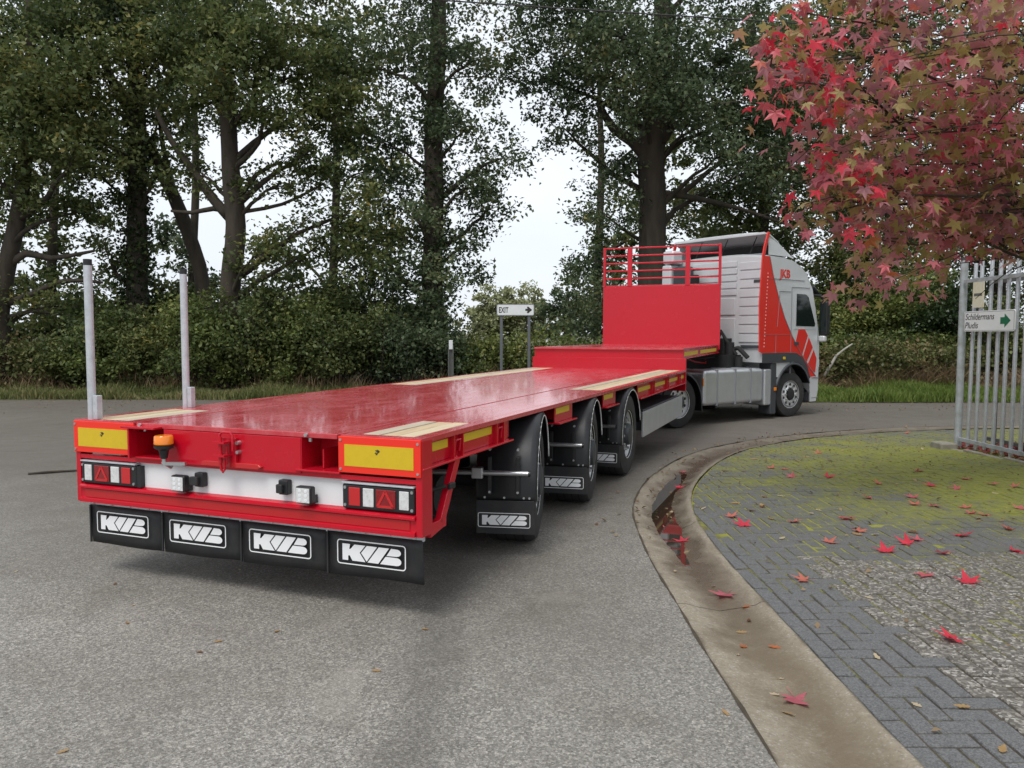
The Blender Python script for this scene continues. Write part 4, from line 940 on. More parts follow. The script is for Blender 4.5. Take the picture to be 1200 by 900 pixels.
def tree(name, label, base, trunk, radii, lobes, m, D, leaf=.16, dens=1.15, ivy=None, group=None, limbs=(), tilt=.8, tw=3):
    """trunk: points; lobes: (px, py, rx px, ry px [, depth offset])"""
    base = Vector(base); t = empty(name, base, 0, label, 'tree', group)
    tp = [Vector(p)-base for p in trunk]; b = MB()
    pts = [p for p in catmull3(tp, .5)]; n = len(pts); rad = list(np.interp(np.linspace(0, len(radii)-1, n), range(len(radii)), radii))
    if rad: rad[0] *= 1.45; rad[1] *= 1.15
    b.tube(pts, rad, 12, wob=.05)
    for P, r0, r1 in limbs:
        q = [Vector(x)-base for x in P]; c_ = catmull3(q, .4); b.tube(c_, list(np.linspace(r0, r1, len(c_))), 8, wob=.05)
    allP = []
    for lb in lobes:
        px, py, rx, ry = lb[:4]; dd = lb[4] if len(lb) > 4 else 0
        c = W(px, py, D+dd)-base; k = (D+dd)/FPX; r3 = (rx*k, max(1.0, min(2.6, (rx+ry)*.5*k)), ry*k)
        area = math.pi*r3[0]*r3[2]; ncl = max(8, int(area*4.0*dens))
        P, cl = lobe_points(c, r3, ncl, 62, .50); allP.append(P)
        # limb from the trunk up to the lobe, twigs to some clusters
        tz = min(max(c.z-.9-.35*abs(c.x), tp[0].z+1.5), tp[-1].z)
        j = min(range(n), key=lambda q: abs(pts[q].z-tz)); r0 = min(rad[j]*.5, .05+.02*(c-pts[j]).length)
        lp_ = limb(b, pts[j], c, r0, .025)
        for q in range(min(tw, len(cl))):
            a = lp_[random.randrange(3, len(lp_))]; limb(b, a, cl[q*(len(cl)//max(1, tw))], .022, .006, .1, 4)
    b.build('trunk', M['bark'], t, smooth='all')
    leaves('crown', np.concatenate(allP), leaf, .62, m, t, tilt)
    if ivy:
        y0, y1, dn = ivy; P = []
        for q in range(int(dn)):
            j = random.randrange(n); 
            if not y0 <= pts[j].z <= y1: continue
            a = random.uniform(0, 2*math.pi); rr_ = rad[j]+abs(random.gauss(.05, .12)); P.append(pts[j]+Vector((math.cos(a)*rr_, math.sin(a)*rr_, random.uniform(-.3, .3))))
        leaves('ivy', np.array([tuple(p) for p in P]), .13, .8, M['ivy'], t, 1.4)
    return t
def catmull3(P, step):
    P = [Vector(p) for p in P]; out = []
    for i in range(len(P)-1):
        a, b_, c, d_ = P[max(i-1,0)], P[i], P[i+1], P[min(i+2,len(P)-1)]; n = max(2, int((c-b_).length/step))
        for k in range(n):
            t = k/n; out.append(.5*((2*b_)+(c-a)*t+(2*a-5*b_+4*c-d_)*t*t+(3*b_-a-3*c+d_)*t**3))
    return out+[P[-1]]
def TP(D, *pp): return [W(x, y, D) for x, y in pp]
g0 = -.05
GO = 'oaks along the verge'
D = 23.5; tree('oak_tree', 'dark oak at the verge with low boughs arching over its left side', (W(2, 420, D).x, D, g0), [(W(6,440,D).x, D, g0)]+TP(D,(0,370),(8,310),(20,260),(30,180),(35,60),(30,-40)), [.26,.25,.24,.2,.16,.12,.06],
  [(-60,90,110,110),(30,40,90,70),(-20,200,80,50),(50,150,70,55),(40,235,60,30),(105,245,45,22,.5),(70,360,70,28,.5),(10,340,40,30),(-90,260,80,90),(10,150,60,50,-1),(40,80,60,50,-1.2),(90,180,50,35,-1)], M['oak'], D, ivy=None, group=GO,
  limbs=[(TP(D,(8,315),(30,298),(60,304),(110,295)),.13,.04),(TP(D,(0,360),(40,345),(75,330),(120,332)),.12,.04),(TP(D,(5,375),(35,366),(60,368)),.09,.03)])
D = 25.5; tree('oak_tree', 'tall oak whose straight trunk is wrapped in dark ivy', (W(160,440,D).x, D, g0), [(W(160,440,D).x, D, g0)]+TP(D,(160,380),(160,280),(161,180),(158,90),(150,-20),(150,-110)), [.36,.34,.30,.27,.22,.16,.08],
  [(150,40,110,70),(100,110,75,50),(185,140,55,45),(110,205,60,45),(150,-70,140,60),(210,60,60,50),(130,300,45,50),(60,130,60,50),(160,70,60,50,-1.6),(110,160,60,40,-1.5),(190,200,30,30,-1)], M['oak'], D, ivy=(0, 7.5, 5200), group=GO)
D = 26; tree('oak_tree', 'slender oak leaning left across the ivy-clad trunk', (W(246,430,D).x, D, g0), [(W(246,430,D).x, D, g0)]+TP(D,(238,340),(226,290),(205,235),(178,180),(150,130),(126,85),(110,20)), [.26,.25,.23,.22,.2,.17,.14,.08],
  [(95,20,80,55),(140,0,90,50),(60,60,60,50)], M['oak2'], D, group=GO, limbs=[(TP(D,(205,235),(190,170),(185,120)),.12,.05)])
D = 24; tree('oak_tree', 'forked oak with bare trunk and a bough reaching left', (W(270,440,D).x, D, g0), [(W(270,440,D).x, D, g0)]+TP(D,(270,380),(270,330),(276,265),(270,200),(266,130),(262,60),(255,-40),(250,-120)), [.32,.31,.30,.29,.25,.23,.2,.15,.08],
  [(280,40,100,70),(340,90,90,65),(250,120,60,40),(370,170,75,50),(330,215,60,28),(410,250,65,45),(370,290,70,30),(300,-60,150,60),(395,110,60,60),(230,200,35,25),(350,335,60,26),(420,330,45,40),(265,70,60,50,-1.8),(240,30,60,40,-1.5),(310,130,45,30,-1.5),(300,300,35,20,-.5)], M['oak'], D, group=GO,
  limbs=[(TP(D,(268,255),(250,235),(225,200),(200,165),(182,130)),.17,.07),(TP(D,(276,250),(250,245),(225,250),(200,248)),.10,.04),(TP(D,(276,240),(300,205),(330,190)),.10,.04),(TP(D,(276,250),(330,240),(380,215)),.07,.03)])
D = 25; tree('oak_tree', 'tall straight oak with leafy stem beside the exit sign', (W(508,440,D).x, D, g0), [(W(508,440,D).x, D, g0)]+TP(D,(508,380),(507,300),(508,220),(508,150),(511,80),(514,0),(515,-100)), [.36,.34,.31,.30,.28,.25,.20,.1],
  [(500,20,95,60),(440,80,70,60),(560,70,60,40),(455,170,60,50),(545,150,60,35),(470,245,55,45),(550,215,45,45),(455,310,55,45),(545,290,40,45),(490,350,55,40),(520,395,45,35),(470,390,40,40),(500,-70,120,50),(575,240,35,30),(590,185,30,25),(515,60,45,40,-1.6),(500,330,35,40,-1.5),(525,150,25,30,-1.4),(512,395,40,30,-1.6),(490,260,22,30,-1.4)], M['oak2'], D, leaf=.15, dens=1.1, ivy=(.5, 9, 3500), group=GO)
D = 26.5; tree('oak_tree', 'broad oak with thick bare trunk rising behind the red headboard', (W(764,440,D).x, D, g0), [(W(764,440,D).x, D, g0)]+TP(D,(764,380),(764,300),(764,230),(762,180),(770,130),(775,60),(775,-40),(770,-120)), [.50,.48,.46,.45,.44,.34,.28,.2,.1],
  [(690,30,80,55),(770,60,90,65),(850,70,90,75),(640,90,60,50),(700,110,60,45),(660,150,45,28),(830,140,80,50),(900,130,75,65),(720,-60,120,50),(850,-50,120,60),(705,250,40,55),(690,330,45,50),(725,190,35,30),(690,385,45,30),(880,200,60,40),(640,25,60,40),(770,50,70,55,-2.2),(745,120,50,35,-2.2),(800,120,55,40,-2.4),(720,60,60,50,-1.5),(850,180,45,30,-2)], M['oak2'], D, leaf=.155, group=GO,
  limbs=[(TP(D,(762,190),(740,165),(718,150),(700,120)),.24,.10),(TP(D,(768,180),(785,140),(800,100)),.2,.1),(TP(D,(768,235),(800,225),(830,200),(860,180)),.12,.05),(TP(D,(770,225),(815,232),(870,245),(920,262)),.12,.04)])
GR = 'trees of the wood beyond the truck'
D = 29; tree('woodland_tree', 'leafy woodland tree directly above the truck roof', (W(890,430,D).x, D, .1), [(W(890,430,D).x, D, .1)]+TP(D,(890,330),(895,220),(890,120),(880,20)), [.25,.24,.2,.15,.08],
  [(880,220,60,50),(930,180,70,70),(850,250,55,45),(920,280,70,45),(940,90,80,70),(890,320,60,40),(960,240,50,50),(970,330,50,40)], M['oak'], D, group=GR)
D = 30; tree('woodland_tree', 'dense woodland tree behind the red sweetgum boughs', (W(1040,430,D).x, D, .1), [(W(1040,430,D).x, D, .1)]+TP(D,(1040,330),(1045,220),(1040,120),(1040,10)), [.28,.26,.22,.16,.08],
  [(1000,100,90,80),(1080,60,90,70),(1020,200,80,60),(1090,170,70,60),(990,20,90,60),(1060,270,70,45),(1010,300,60,40),(1130,250,60,60)], M['oak'], D, group=GR)
D = 31; tree('woodland_tree', 'woodland tree rising behind the palisade fence', (W(1170,430,D).x, D, .1), [(W(1170,430,D).x, D, .1)]+TP(D,(1170,330),(1175,220),(1170,100),(1170,10)), [.28,.26,.22,.16,.08],
  [(1170,90,90,80),(1200,200,90,70),(1150,300,70,50),(1230,320,80,60),(1240,80,80,90)], M['oak2'], D, dens=.8, group=GR)
# second row further back fills the wood
for k, (px, D, lab, lbs, mm) in enumerate([
  (60, 33, 'second-row tree behind the arching oak', [(40,330,80,45),(100,370,60,35),(60,250,90,50),(20,150,90,70),(110,160,70,50)], 'oak'),
  (225, 34, 'second-row tree behind the leaning oak', [(220,350,70,40),(200,290,40,40),(230,110,80,60),(250,20,90,60),(180,390,60,30)], 'oak2'),
  (390, 33, 'second-row tree behind the leafy understorey', [(380,370,80,40),(430,200,60,50),(390,40,80,60),(340,300,40,40),(440,280,50,50),(400,120,60,40)], 'oak'),
  (700, 36, 'second-row tree filling below the broad oak crown', [(700,350,50,45),(740,270,60,60),(800,250,60,50),(830,330,70,50),(740,380,70,30),(800,150,90,50)], 'oak'),
  (980, 38, 'second-row tree above the bramble bank', [(950,370,90,50),(1040,380,90,45),(980,200,90,80),(1100,360,80,60),(930,60,90,60),(860,300,60,50)], 'oak')]):
    tree('background_tree', lab, (W(px,425,D).x, D, .1), [(W(px,425,D).x, D, .1)]+TP(D,(px,330),(px+4,200),(px,60)), [.2,.18,.15,.06], lbs, M[mm], D, leaf=.24, dens=.5, group='second row trees', tw=1)
for px, D, X, lab in ((0, 16, 19, 'big oak standing right of the yard fence'), (0, 9, 22, 'oak by the yard gate'), (0, 22, 24, 'oak at the far end of the yard fence')):
    tree('yard_tree', lab, (X, D, -.1), [(X, D, -.1), (X, D, 3), (X+.2, D, 6), (X, D, 10)], [.3,.28,.2,.1], [(600+(X+dx)/D*FPX, 391-(z-1.6)/D*FPX, 2.3/D*FPX, 1.7/D*FPX, dd) for dx, z, dd in ((-1.8,4,0),(1.5,5,.8),(0,7,-1),(-1.5,8.5,.5),(1.2,10,0),(0,3,-1.2),(0,1.5,0),(2.2,1.4,1.5),(-1.8,1.8,-1),(0,2.2,2))], M['oak'], D, leaf=.3, dens=.5, group='trees right of the yard', tw=1)  # out of view; low lobes added to darken the cab window's reflection
# pale willow, lightened further for haze, and dark tree far beyond the hedge
D = 62; tree('willow_tree', 'pale olive willow, lightened further for haze, far beyond the hedge', (W(600,398,D).x, D, .1), [(W(600,398,D).x, D, .1)]+TP(D,(600,370),(600,345)), [.3,.25,.1], [(585,365,34,30),(610,360,28,28),(632,374,24,22),(560,380,28,20),(600,385,50,14)], M['willow'], D, leaf=.34, dens=.8, tw=1)
D = 50; tree('far_tree', 'grey-green tree far away under the broad oak', (W(665,398,D).x, D, .1), [(W(665,398,D).x, D, .1)]+TP(D,(665,370),(665,345)), [.3,.25,.1], [(660,365,30,30),(690,350,34,34),(640,385,24,12)], M['oak2'], D, leaf=.3, dens=.5, tw=1)
# shrubs of the understorey
def shrub(name, label, px, pt, pb, rx, D, m, group, leaf=.125, dens=1.1, cat='shrub'):
    base = Vector((W(px, 440, D).x, D, -.02)); t = empty(name, base, 0, label, cat, group); zt = W(px, pt, D).z; rX = rx*D/FPX
    P = []; b = MB()
    for q in range(6):
        f = (q+.5)/6; c = (random.gauss(0, rX*.35), random.gauss(0, .3), zt*(.12+.66*f+.08*random.random())); r3 = (rX*random.uniform(.5,.85), .8, zt*random.uniform(.16,.30))
        p, cl = lobe_points(c, r3, max(8, int(math.pi*r3[0]*r3[2]*12*dens)), 58, .42); p = p[p[:,2] > .02]; P.append(p)
        for x in range(4): limb(b, (random.gauss(0,.12), random.gauss(0,.1), 0), cl[x % len(cl)], .028, .008, .12, 5)
    b.build('stem', M['bark'], t, smooth='all'); leaves('foliage', np.concatenate(P), leaf, .6, m, t, .9)
GS = 'understorey shrubs below the oaks'
for k, (px, pt, rx, D, mm, lab) in enumerate([(-12,385,45,23.2,'bramble','brownish low shrub left of the arching oak foot'),(42,392,42,23.3,'bramble','low brownish shrub beside the foot of the arching oak'),(88,380,45,23.6,'oak','green shrub between the arching oak and the ivy-clad trunk'),(132,352,42,23.4,'shrub','tall light shrub just before the ivy-clad trunk'),(178,360,42,23.5,'oak','dense shrub at the foot of the ivy-clad oak'),(222,338,42,23.2,'shrub','tall shrub hiding the foot of the leaning oak'),(262,345,38,23.0,'shrub','twiggy light shrub in front of the forked oak trunk'),(305,342,42,23.3,'oak','dark shrub next to the forked oak'),(350,346,42,23.5,'shrub','broad shrub between the forked oak and the tall straight oak'),(395,342,42,23.2,'oak','dark broad shrub under the hanging oak boughs'),(440,352,40,23.5,'oak','dark shrub next to the tall straight oak'),(482,365,35,23.3,'oak2','grey-green shrub at the foot of the tall straight oak'),(525,380,28,23.8,'oak2','grey-green shrub behind the marker post')]):
    shrub('understorey_shrub', lab, px, pt, 440, rx, D, M[mm], GS)
for k, (px, pt, rx, D, mm) in enumerate([(20,360,60,27,'oak'),(100,345,60,27.5,'oak'),(190,330,60,27,'oak'),(290,330,60,27.5,'oak'),(380,330,60,27,'oak'),(450,340,50,27.5,'oak')]):
    shrub('backing_shrub', 'dark shadowy shrub deep in the thicket behind the oak trunks', px, pt, 440, rx, D, M[mm], 'dark shrubs deep in the thicket', leaf=.2, dens=.6)
for k, (px, pt, rx) in enumerate([(545,395,30),(590,388,32),(635,390,32),(680,392,32),(725,390,34),(770,385,34)]):
    shrub('hedge_shrub', 'light-tipped hedge shrub in the row behind the exit sign', px, pt, 440, rx, 24.2+.3*(k % 2), M['shrub'], 'hedge behind the exit sign', dens=1.15)
for k, (px, pt, rx, D, mm) in enumerate([(900,360,45,27,'oak'),(960,330,45,27.5,'shrub'),(1010,265,50,28,'shrub'),(1065,320,50,27,'shrub'),(1115,330,40,26,'ivy'),(985,390,40,25.4,'shrub'),(1040,385,42,25.2,'shrub'),(1090,380,42,25.5,'shrub'),(1150,350,45,26,'oak'),(1200,370,45,25.5,'shrub')]):
    if mm == 'ivy': shrub('holly_bush', 'near-black evergreen bush beside the fence end post', px, pt, 440, rx, D, M[mm], None, dens=1.4, cat='bush')
    else: shrub('woodland_shrub', 'loose light green shrub on the bank beyond the truck', px, pt, 440, rx, D, M[mm], 'shrubs on the bank', dens=.9)
for px, pt, rx, D, lab in [(965,405,32,24.0,'low bramble clump beside the truck bumper'),(1000,398,34,24.3,'low bramble clump behind the dead branch'),(1040,402,34,24.0,'low bramble clump between the dead branch and the fence'),(1080,396,34,24.3,'low bramble clump near the evergreen bush'),(1118,402,32,24.0,'low bramble clump behind the fence end post'),(930,400,32,24.4,'low bramble clump behind the truck cab')]:
    shrub('bramble', lab, px, pt, 440, rx, D, M['bramble'], 'brambles on the bank', dens=1.1)
# fallen dead branch on the bank
MB().tube(TP(23.2, (966,440),(975,425),(980,416),(990,408),(999,402)), [.05,.045,.04,.03,.02], 7).build('dead_branch', M['birch'], None, smooth='all'); tag(bpy.data.objects['dead_branch'], 'bare pale dead branch slanting out of the bramble bank', 'branch')
# verge grass, dry bracken
def blades(name, N, fx_, fy_, h, m, label=None, wd=.028, lean=.35):
    x = fx_(N); y = fy_(N); z = np.array([(-.185+.20*sstep(20.5,25,q)) for q in y]); hh = h*rng.uniform(.4, 1.3, N)*(.75+.5*np.sin(x*2.1)*np.sin(x*.7+y)); hh = np.abs(hh)+.02
    a = rng.uniform(0, 2*math.pi, N); dx = np.cos(a)*wd/2; dy = np.sin(a)*wd/2; lx = rng.normal(0, lean, N)*hh; ly = rng.normal(0, lean, N)*hh
    V = np.empty((N, 5, 3)); V[:,0] = np.c_[x-dx, y-dy, z]; V[:,1] = np.c_[x+dx, y+dy, z]; V[:,2] = np.c_[x+dx*.7+lx*.4, y+dy*.7+ly*.4, z+hh*.6]; V[:,3] = np.c_[x-dx*.7+lx*.4, y-dy*.7+ly*.4, z+hh*.6]; V[:,4] = np.c_[x+lx, y+ly, z+hh]
    i = np.arange(N)*5; F = np.concatenate([np.c_[i, i+1, i+2], np.c_[i, i+2, i+3], np.c_[i+3, i+2, i+4]])
    o = rawmesh(name, V.reshape(-1, 3), F, m); o['kind'] = 'stuff'
    if label: o['label'] = label; o['category'] = 'grass'
U_ = rng.uniform
blades('verge_grass', 42000, lambda n: U_(-19, 5, n), lambda n: 20.85+ (U_(0, 1, n)**1.2)*3.4, .24, M['grassdry'], 'rough mixed grass on the verge below the oaks')
blades('green_grass', 36000, lambda n: U_(5, 17, n), lambda n: 20.6+U_(0, 1, n)*3.2, .30, M['grass'], 'bright green grass strip beyond the truck')
blades('dry_bracken', 3200, lambda n: U_(6.5, 16, n), lambda n: 23.0+U_(0, 1, n)*.9, .75, M['dry'], 'brown dry bracken and dead stems on the bank', .03, .7)
blades('dry_stems', 2200, lambda n: U_(-18, 6, n), lambda n: 22.6+U_(0, 1, n)*.8, .6, M['dry'], 'brown dead stems under the thicket', .03, .5)

# ------------------------------------------------------------------ red sweetgum
def star(n=5):
    """five-lobed leaf outline, petiole at the origin, tip along +y, unit size"""
    tips = [(0, 1.0), (R(58), .88), (R(-58), .88), (R(112), .58), (R(-112), .58)]
    P = [(0, -.08, 0)]
    ang = [R(-150), R(-112), R(-86), R(-58), R(-30), 0, R(30), R(58), R(86), R(112), R(150)]
    rad = [.18, .62, .36, .90, .42, 1.0, .42, .90, .36, .62, .18]
    V = [(0, .0, 0)]
    for a, r in zip(ang, rad): V.append((math.sin(a)*r, math.cos(a)*r, 0))
    F = [(0, k+1, k) for k in range(1, len(ang))]
    return np.array(V), np.array(F)
SV, SF = star()
def star_mesh(name, m, curl, seed):
    r_ = np.random.default_rng(seed); V = SV.copy(); rr_ = np.hypot(V[:,0], V[:,1]); V[:,2] = curl*rr_**2*(1+.5*r_.normal(0, 1, len(V))*.6) + .05*r_.normal(0, 1, len(V))*rr_; V[:,:2] *= (1+.06*r_.normal(0,1,(len(V),2)))
    V[:,2] -= V[:,2].min()
    me = bpy.data.meshes.new(name); st = [(0,-.02,.0),(.02,-.02,0),(.03,-.75,.06),(.0,-.75,.06)]; n = len(V)
    me.from_pydata([tuple(v) for v in V]+st, [], [tuple(map(int, f)) for f in SF]+[(n, n+1, n+2, n+3)]); me.materials.append(m); me.update(); return me
gum_base = Vector((8.4, 9.6, gz(9.6))); gum = empty('sweetgum_tree', gum_base, 0, 'sweetgum with red and purple star leaves overhanging the palisade fence', 'tree')
b = MB(); tpts = [Vector(p) for p in ((0,0,-.1),(-.05,-.05,1.2),(.05,-.1,2.6),(0,-.15,4.0),(.1,-.2,5.6),(.1,-.2,7.2))]; b.tube(catmull3(tpts, .4), list(np.linspace(.17,.03,len(catmull3(tpts,.4)))), 10, wob=.06)
boughs = [(960,205,6.6),(965,250,6.7),(970,230,6.9),(905,75,6.3),(1015,235,6.9),(930,95,6.0),(905,60,6.2),(965,40,6.2),(1010,20,6.4),(980,235,6.8),(990,200,7.0),(995,275,6.8),(1010,160,6.8),(1050,130,6.6),(1080,40,6.2),(1060,230,7.2),(1090,285,7.8),(1120,180,6.8),(1150,90,6.2),(1160,245,7.6),(1190,30,6.0),(1190,170,6.8),(1210,235,7.4),(1125,275,8.4),(1250,120,6.6),(1300,60,6.6),(1290,220,7.2),(1340,150,7.4),(1100,-60,6.4),(1200,-60,6.4),(1000,-50,6.6),(1300,-60,7),(1400,0,8),(1180,270,8.6),(1250,265,8.4),(1400,200,8.6),(1040,70,7.2),(1110,110,7.6),(1150,20,7.4),(1060,180,7.8),(1130,230,8.2),(1025,265,7.6),(1180,110,7.8),(945,15,6.6),(1085,150,7.2),(1170,200,7.4),(1100,250,7.4)]
LC = []; LD = []
for px, py, D in boughs:
    c = W(px, py, D)-gum_base; z0 = max(1.6, min(6.6, c.z-1.0)); st = Vector((.03, -.12, z0)); lp_ = limb(b, st, c, .035, .006, .08, 8)
    for q in range(3):
        a = lp_[random.randrange(3, 8)]; e_ = c+Vector(rng.normal(0, 1, 3))*.30; limb(b, a, e_, .009, .003, .1, 4)
        k = 28; P = np.array([tuple(a.lerp(e_, random.uniform(.35, 1.05))) for _ in range(k)]) + rng.normal(0, .115, (k, 3)); LC.append(P)
    k = 26; LC.append(np.array(tuple(c))+rng.normal(0, .2, (k, 3)))
b.build('trunk', M['bark'], gum, smooth='all')
LC = np.concatenate(LC)
q_ = LC + np.array(tuple(gum_base)); u_ = q_[:,0]/q_[:,1]; v_ = (q_[:,2]-CAMH)/q_[:,1]      # the crown keeps clear of the truck and the fence sign
jt = .016*np.sin(q_[:,2]*9)+.012*np.sin(q_[:,1]*7+q_[:,2]*4)+rng.normal(0, .012, len(q_))
LC = LC[~((u_ < .298+jt*.5) | ((u_ < .358+jt) & (v_ < .27+jt*2)) | ((u_ < .41+jt*.6) & (v_ < .115)) | ((u_ > .55) & (v_ < .095+jt*.3)))]; N = len(LC)
Wp = LC + np.array(tuple(gum_base)); dist = np.linalg.norm(Wp-np.array([0,0,CAMH]), axis=1)
pxs = 600+FPX*Wp[:,0]/Wp[:,1]; 
vis = (pxs < 1195) & (pxs > 860) & (Wp[:,1] > 0); pys = 391-FPX*(Wp[:,2]-CAMH)/Wp[:,1]; vis &= (pys > 2) & (pys < 330)
order = np.argsort(np.where(vis, dist, 99)); big = set(order[:290].tolist())
ax, sdv, nr = frames(N, .75, 1.1); sz = rng.uniform(.070, .115, N)
rest = [i for i in range(N) if i not in big]
V = LC[rest][:,None,:] + (SV[None,:,0:1]*sdv[rest][:,None,:] + SV[None,:,1:2]*ax[rest][:,None,:])*sz[rest][:,None,None] - nr[rest][:,None,:]*(SV[None,:,0:1]**2*.35+SV[None,:,1:2]**2*.15)*sz[rest][:,None,None]
F = (np.arange(len(rest))[:,None,None]*len(SV)+SF[None]).reshape(-1, 3)
o = rawmesh('foliage', V.reshape(-1, 3), F, M['redleaf'], gum); o['kind'] = 'stuff'
kinds = ['crimson','pinkred','wine','purple','orange','olive','purple','wine','olive','salmon']
lm = [[star_mesh('leaf', M['lf_'+k], -.30, 3+j*7+i) for j in range(2)] for i, k in enumerate(kinds)]
for i in order[:290]:
    x, y, z = Vector(sdv[i]), Vector(ax[i]), Vector(nr[i]); x = y.cross(z).normalized(); z = x.cross(y).normalized()
    Mx = Matrix.Translation(Vector(LC[i])) @ Matrix((x, y, z)).transposed().to_4x4() @ Matrix.Scale(sz[i], 4)
    left = max(0, min(1, (1080-pxs[i])/160)); wts = [1.6+2*left, 2+1.2*left, 1.6, 2.4-1.6*left, 1.2, 1.8, 2.2-1.6*left, 1.6, 1.4, .8]
    inst('leaf', random.choices(lm, wts)[0][random.randrange(2)], gum, Mx)

# ------------------------------------------------------------------ fallen leaves
FALL_PAVE =  [(2.74, 5.66, 'crimson', 0.085), (2.93, 4.94, 'crimson', 0.085), (2.31, 4.0, 'crimson', 0.085), (1.93, 6.43, 'crimson', 0.085), (2.91, 6.69, 'crimson', 0.085), (3.02, 5.88, 'crimson', 0.085), (3.51, 8.67, 'crimson', 0.085), (3.57, 6.13, 'crimson', 0.085), (3.69, 5.7, 'crimson', 0.085), (6.58, 12.12, 'crimson', 0.085), (4.43, 8.18, 'crimson', 0.085), (2.74, 5.11, 'pinkred', 0.075), (3.12, 5.62, 'pinkred', 0.075), (3.91, 7.2, 'pinkred', 0.075), (4.1, 6.89, 'pinkred', 0.075), (3.13, 8.67, 'pinkred', 0.075), (3.9, 7.57, 'pinkred', 0.075), (4.97, 8.57, 'pinkred', 0.075), (4.73, 9.09, 'pinkred', 0.075), (4.64, 7.09, 'pinkred', 0.075), (5.1, 8.27, 'pinkred', 0.075), (3.47, 7.51, 'pinkred', 0.075), (3.14, 5.97, 'pinkred', 0.075), (4.6, 8.01, 'pinkred', 0.075), (1.9, 4.99, 'salmon', 0.07), (2.42, 5.92, 'salmon', 0.07), (2.39, 6.58, 'salmon', 0.07), (1.9, 6.75, 'salmon', 0.07), (4.07, 6.31, 'salmon', 0.07), (4.17, 7.12, 'salmon', 0.07), (3.78, 7.25, 'salmon', 0.07), (2.8, 6.28, 'salmon', 0.07), (3.91, 8.26, 'salmon', 0.07), (3.21, 9.22, 'salmon', 0.07), (3.09, 9.28, 'salmon', 0.07), (4.25, 10.81, 'salmon', 0.07), (4.17, 6.85, 'salmon', 0.07), (5.24, 8.12, 'salmon', 0.07), (7.1, 14.06, 'salmon', 0.07), (2.32, 7.2, 'tan', 0.06), (3.15, 10.11, 'tan', 0.06), (2.47, 7.59, 'tan', 0.06), (2.75, 6.15, 'tan', 0.06), (2.11, 7.3, 'tan', 0.06), (2.48, 9.06, 'tan', 0.06), (2.23, 6.68, 'tan', 0.06), (3.91, 10.33, 'tan', 0.06), (4.03, 6.7, 'tan', 0.06), (1.88, 2.91, 'tan', 0.06), (1.93, 3.26, 'tan', 0.06), (2.82, 6.34, 'brown', 0.055), (2.31, 7.15, 'brown', 0.055), (4.06, 9.92, 'brown', 0.055), (3.23, 6.22, 'brown', 0.055), (2.15, 6.99, 'brown', 0.055), (2.66, 6.88, 'pale', 0.05), (2.1, 6.02, 'pale', 0.05), (2.88, 6.15, 'pale', 0.05), (2.16, 4.64, 'pale', 0.05), (2.64, 7.63, 'pale', 0.05), (4.1, 8.28, 'pale', 0.05), (4.84, 7.77, 'pale', 0.05), (1.8, 3.77, 'pale', 0.05), (1.74, 3.27, 'pale', 0.05), (2.77, 6.99, 'pale', 0.05), (5.99, 11.38, 'pale', 0.05), (3.31, 5.44, 'pale', 0.05)]
FALL_GUT =  [(1.35, 6.11, 'crimson', 0.07), (1.77, 8.3, 'crimson', 0.07), (1.31, 6.53, 'pinkred', 0.065), (2.0, 9.2, 'pinkred', 0.065), (1.27, 3.41, 'wine', 0.085), (1.33, 4.79, 'wine', 0.085), (1.26, 4.19, 'tan', 0.055), (1.18, 3.26, 'tan', 0.055), (1.31, 5.79, 'tan', 0.055), (1.84, 7.78, 'tan', 0.055), (1.21, 3.99, 'orange', 0.06), (1.36, 3.95, 'orange', 0.06), (1.38, 4.54, 'orange', 0.06), (1.34, 4.34, 'brown', 0.05), (2.0, 9.2, 'brown', 0.05), (1.3, 4.96, 'pale', 0.045), (1.18, 3.44, 'pale', 0.045), (1.47, 7.14, 'pale', 0.045), (1.14, 3.86, 'pale', 0.045), (1.26, 3.61, 'pale', 0.045), (1.29, 6.33, 'pale', 0.045), (1.11, 5.24, 'pale', 0.045), (1.74, 7.06, 'pale', 0.045)]
FALL_ROAD =  [(-1.7, 2.89, 'tan', 0.04), (-1.25, 4.1, 'tan', 0.04), (-1.51, 3.96, 'tan', 0.04), (-2.11, 4.22, 'tan', 0.04), (-0.46, 4.13, 'tan', 0.04), (-0.64, 3.61, 'tan', 0.04), (-1.55, 3.82, 'brown', 0.035), (-2.51, 4.88, 'brown', 0.035), (0.71, 6.47, 'brown', 0.035), (-1.83, 5.19, 'pale', 0.03), (-2.21, 4.49, 'pale', 0.03), (-3.3, 5.14, 'pale', 0.03), (0.9, 3.2, 'tan', 0.045)]
def oval_mesh(name, m, seed):
    r_ = np.random.default_rng(seed); n = 9; L_ = [(0, -.95)]; Rr = []
    for k in range(n):
        t = k/(n-1); w_ = .44*math.sin(math.pi*(t*.92+.05))**.8*(1 if k % 2 else .66)*(1+.15*r_.normal()); y = -.7+1.7*t; L_.append((-w_, y)); Rr.append((w_*(1+.2*r_.normal()), y))
    ctr = [(0, y) for _, y in L_[1:]]; V = [(x, y, .28*x*x+.22*r_.uniform(.3,1)*(y**2)*.6+.05*r_.normal()*abs(x)) for x, y in L_[1:]]+[(x, y, .13*y*y) for x, y in ctr]+[(x, y, .5*x*x+.10*y*y+.04*r_.normal()*abs(x)) for x, y in Rr]
    F = [(i, i+1, n+i+1, n+i) for i in range(n-1)]+[(n+i, n+i+1, 2*n+i+1, 2*n+i) for i in range(n-1)]; F = [f[::-1] for f in F]
    zm = min(v[2] for v in V); V = [(x, y, z-zm) for x, y, z in V]
    me = bpy.data.meshes.new(name); me.from_pydata(V, [], F); me.materials.append(m); me.update(); return me
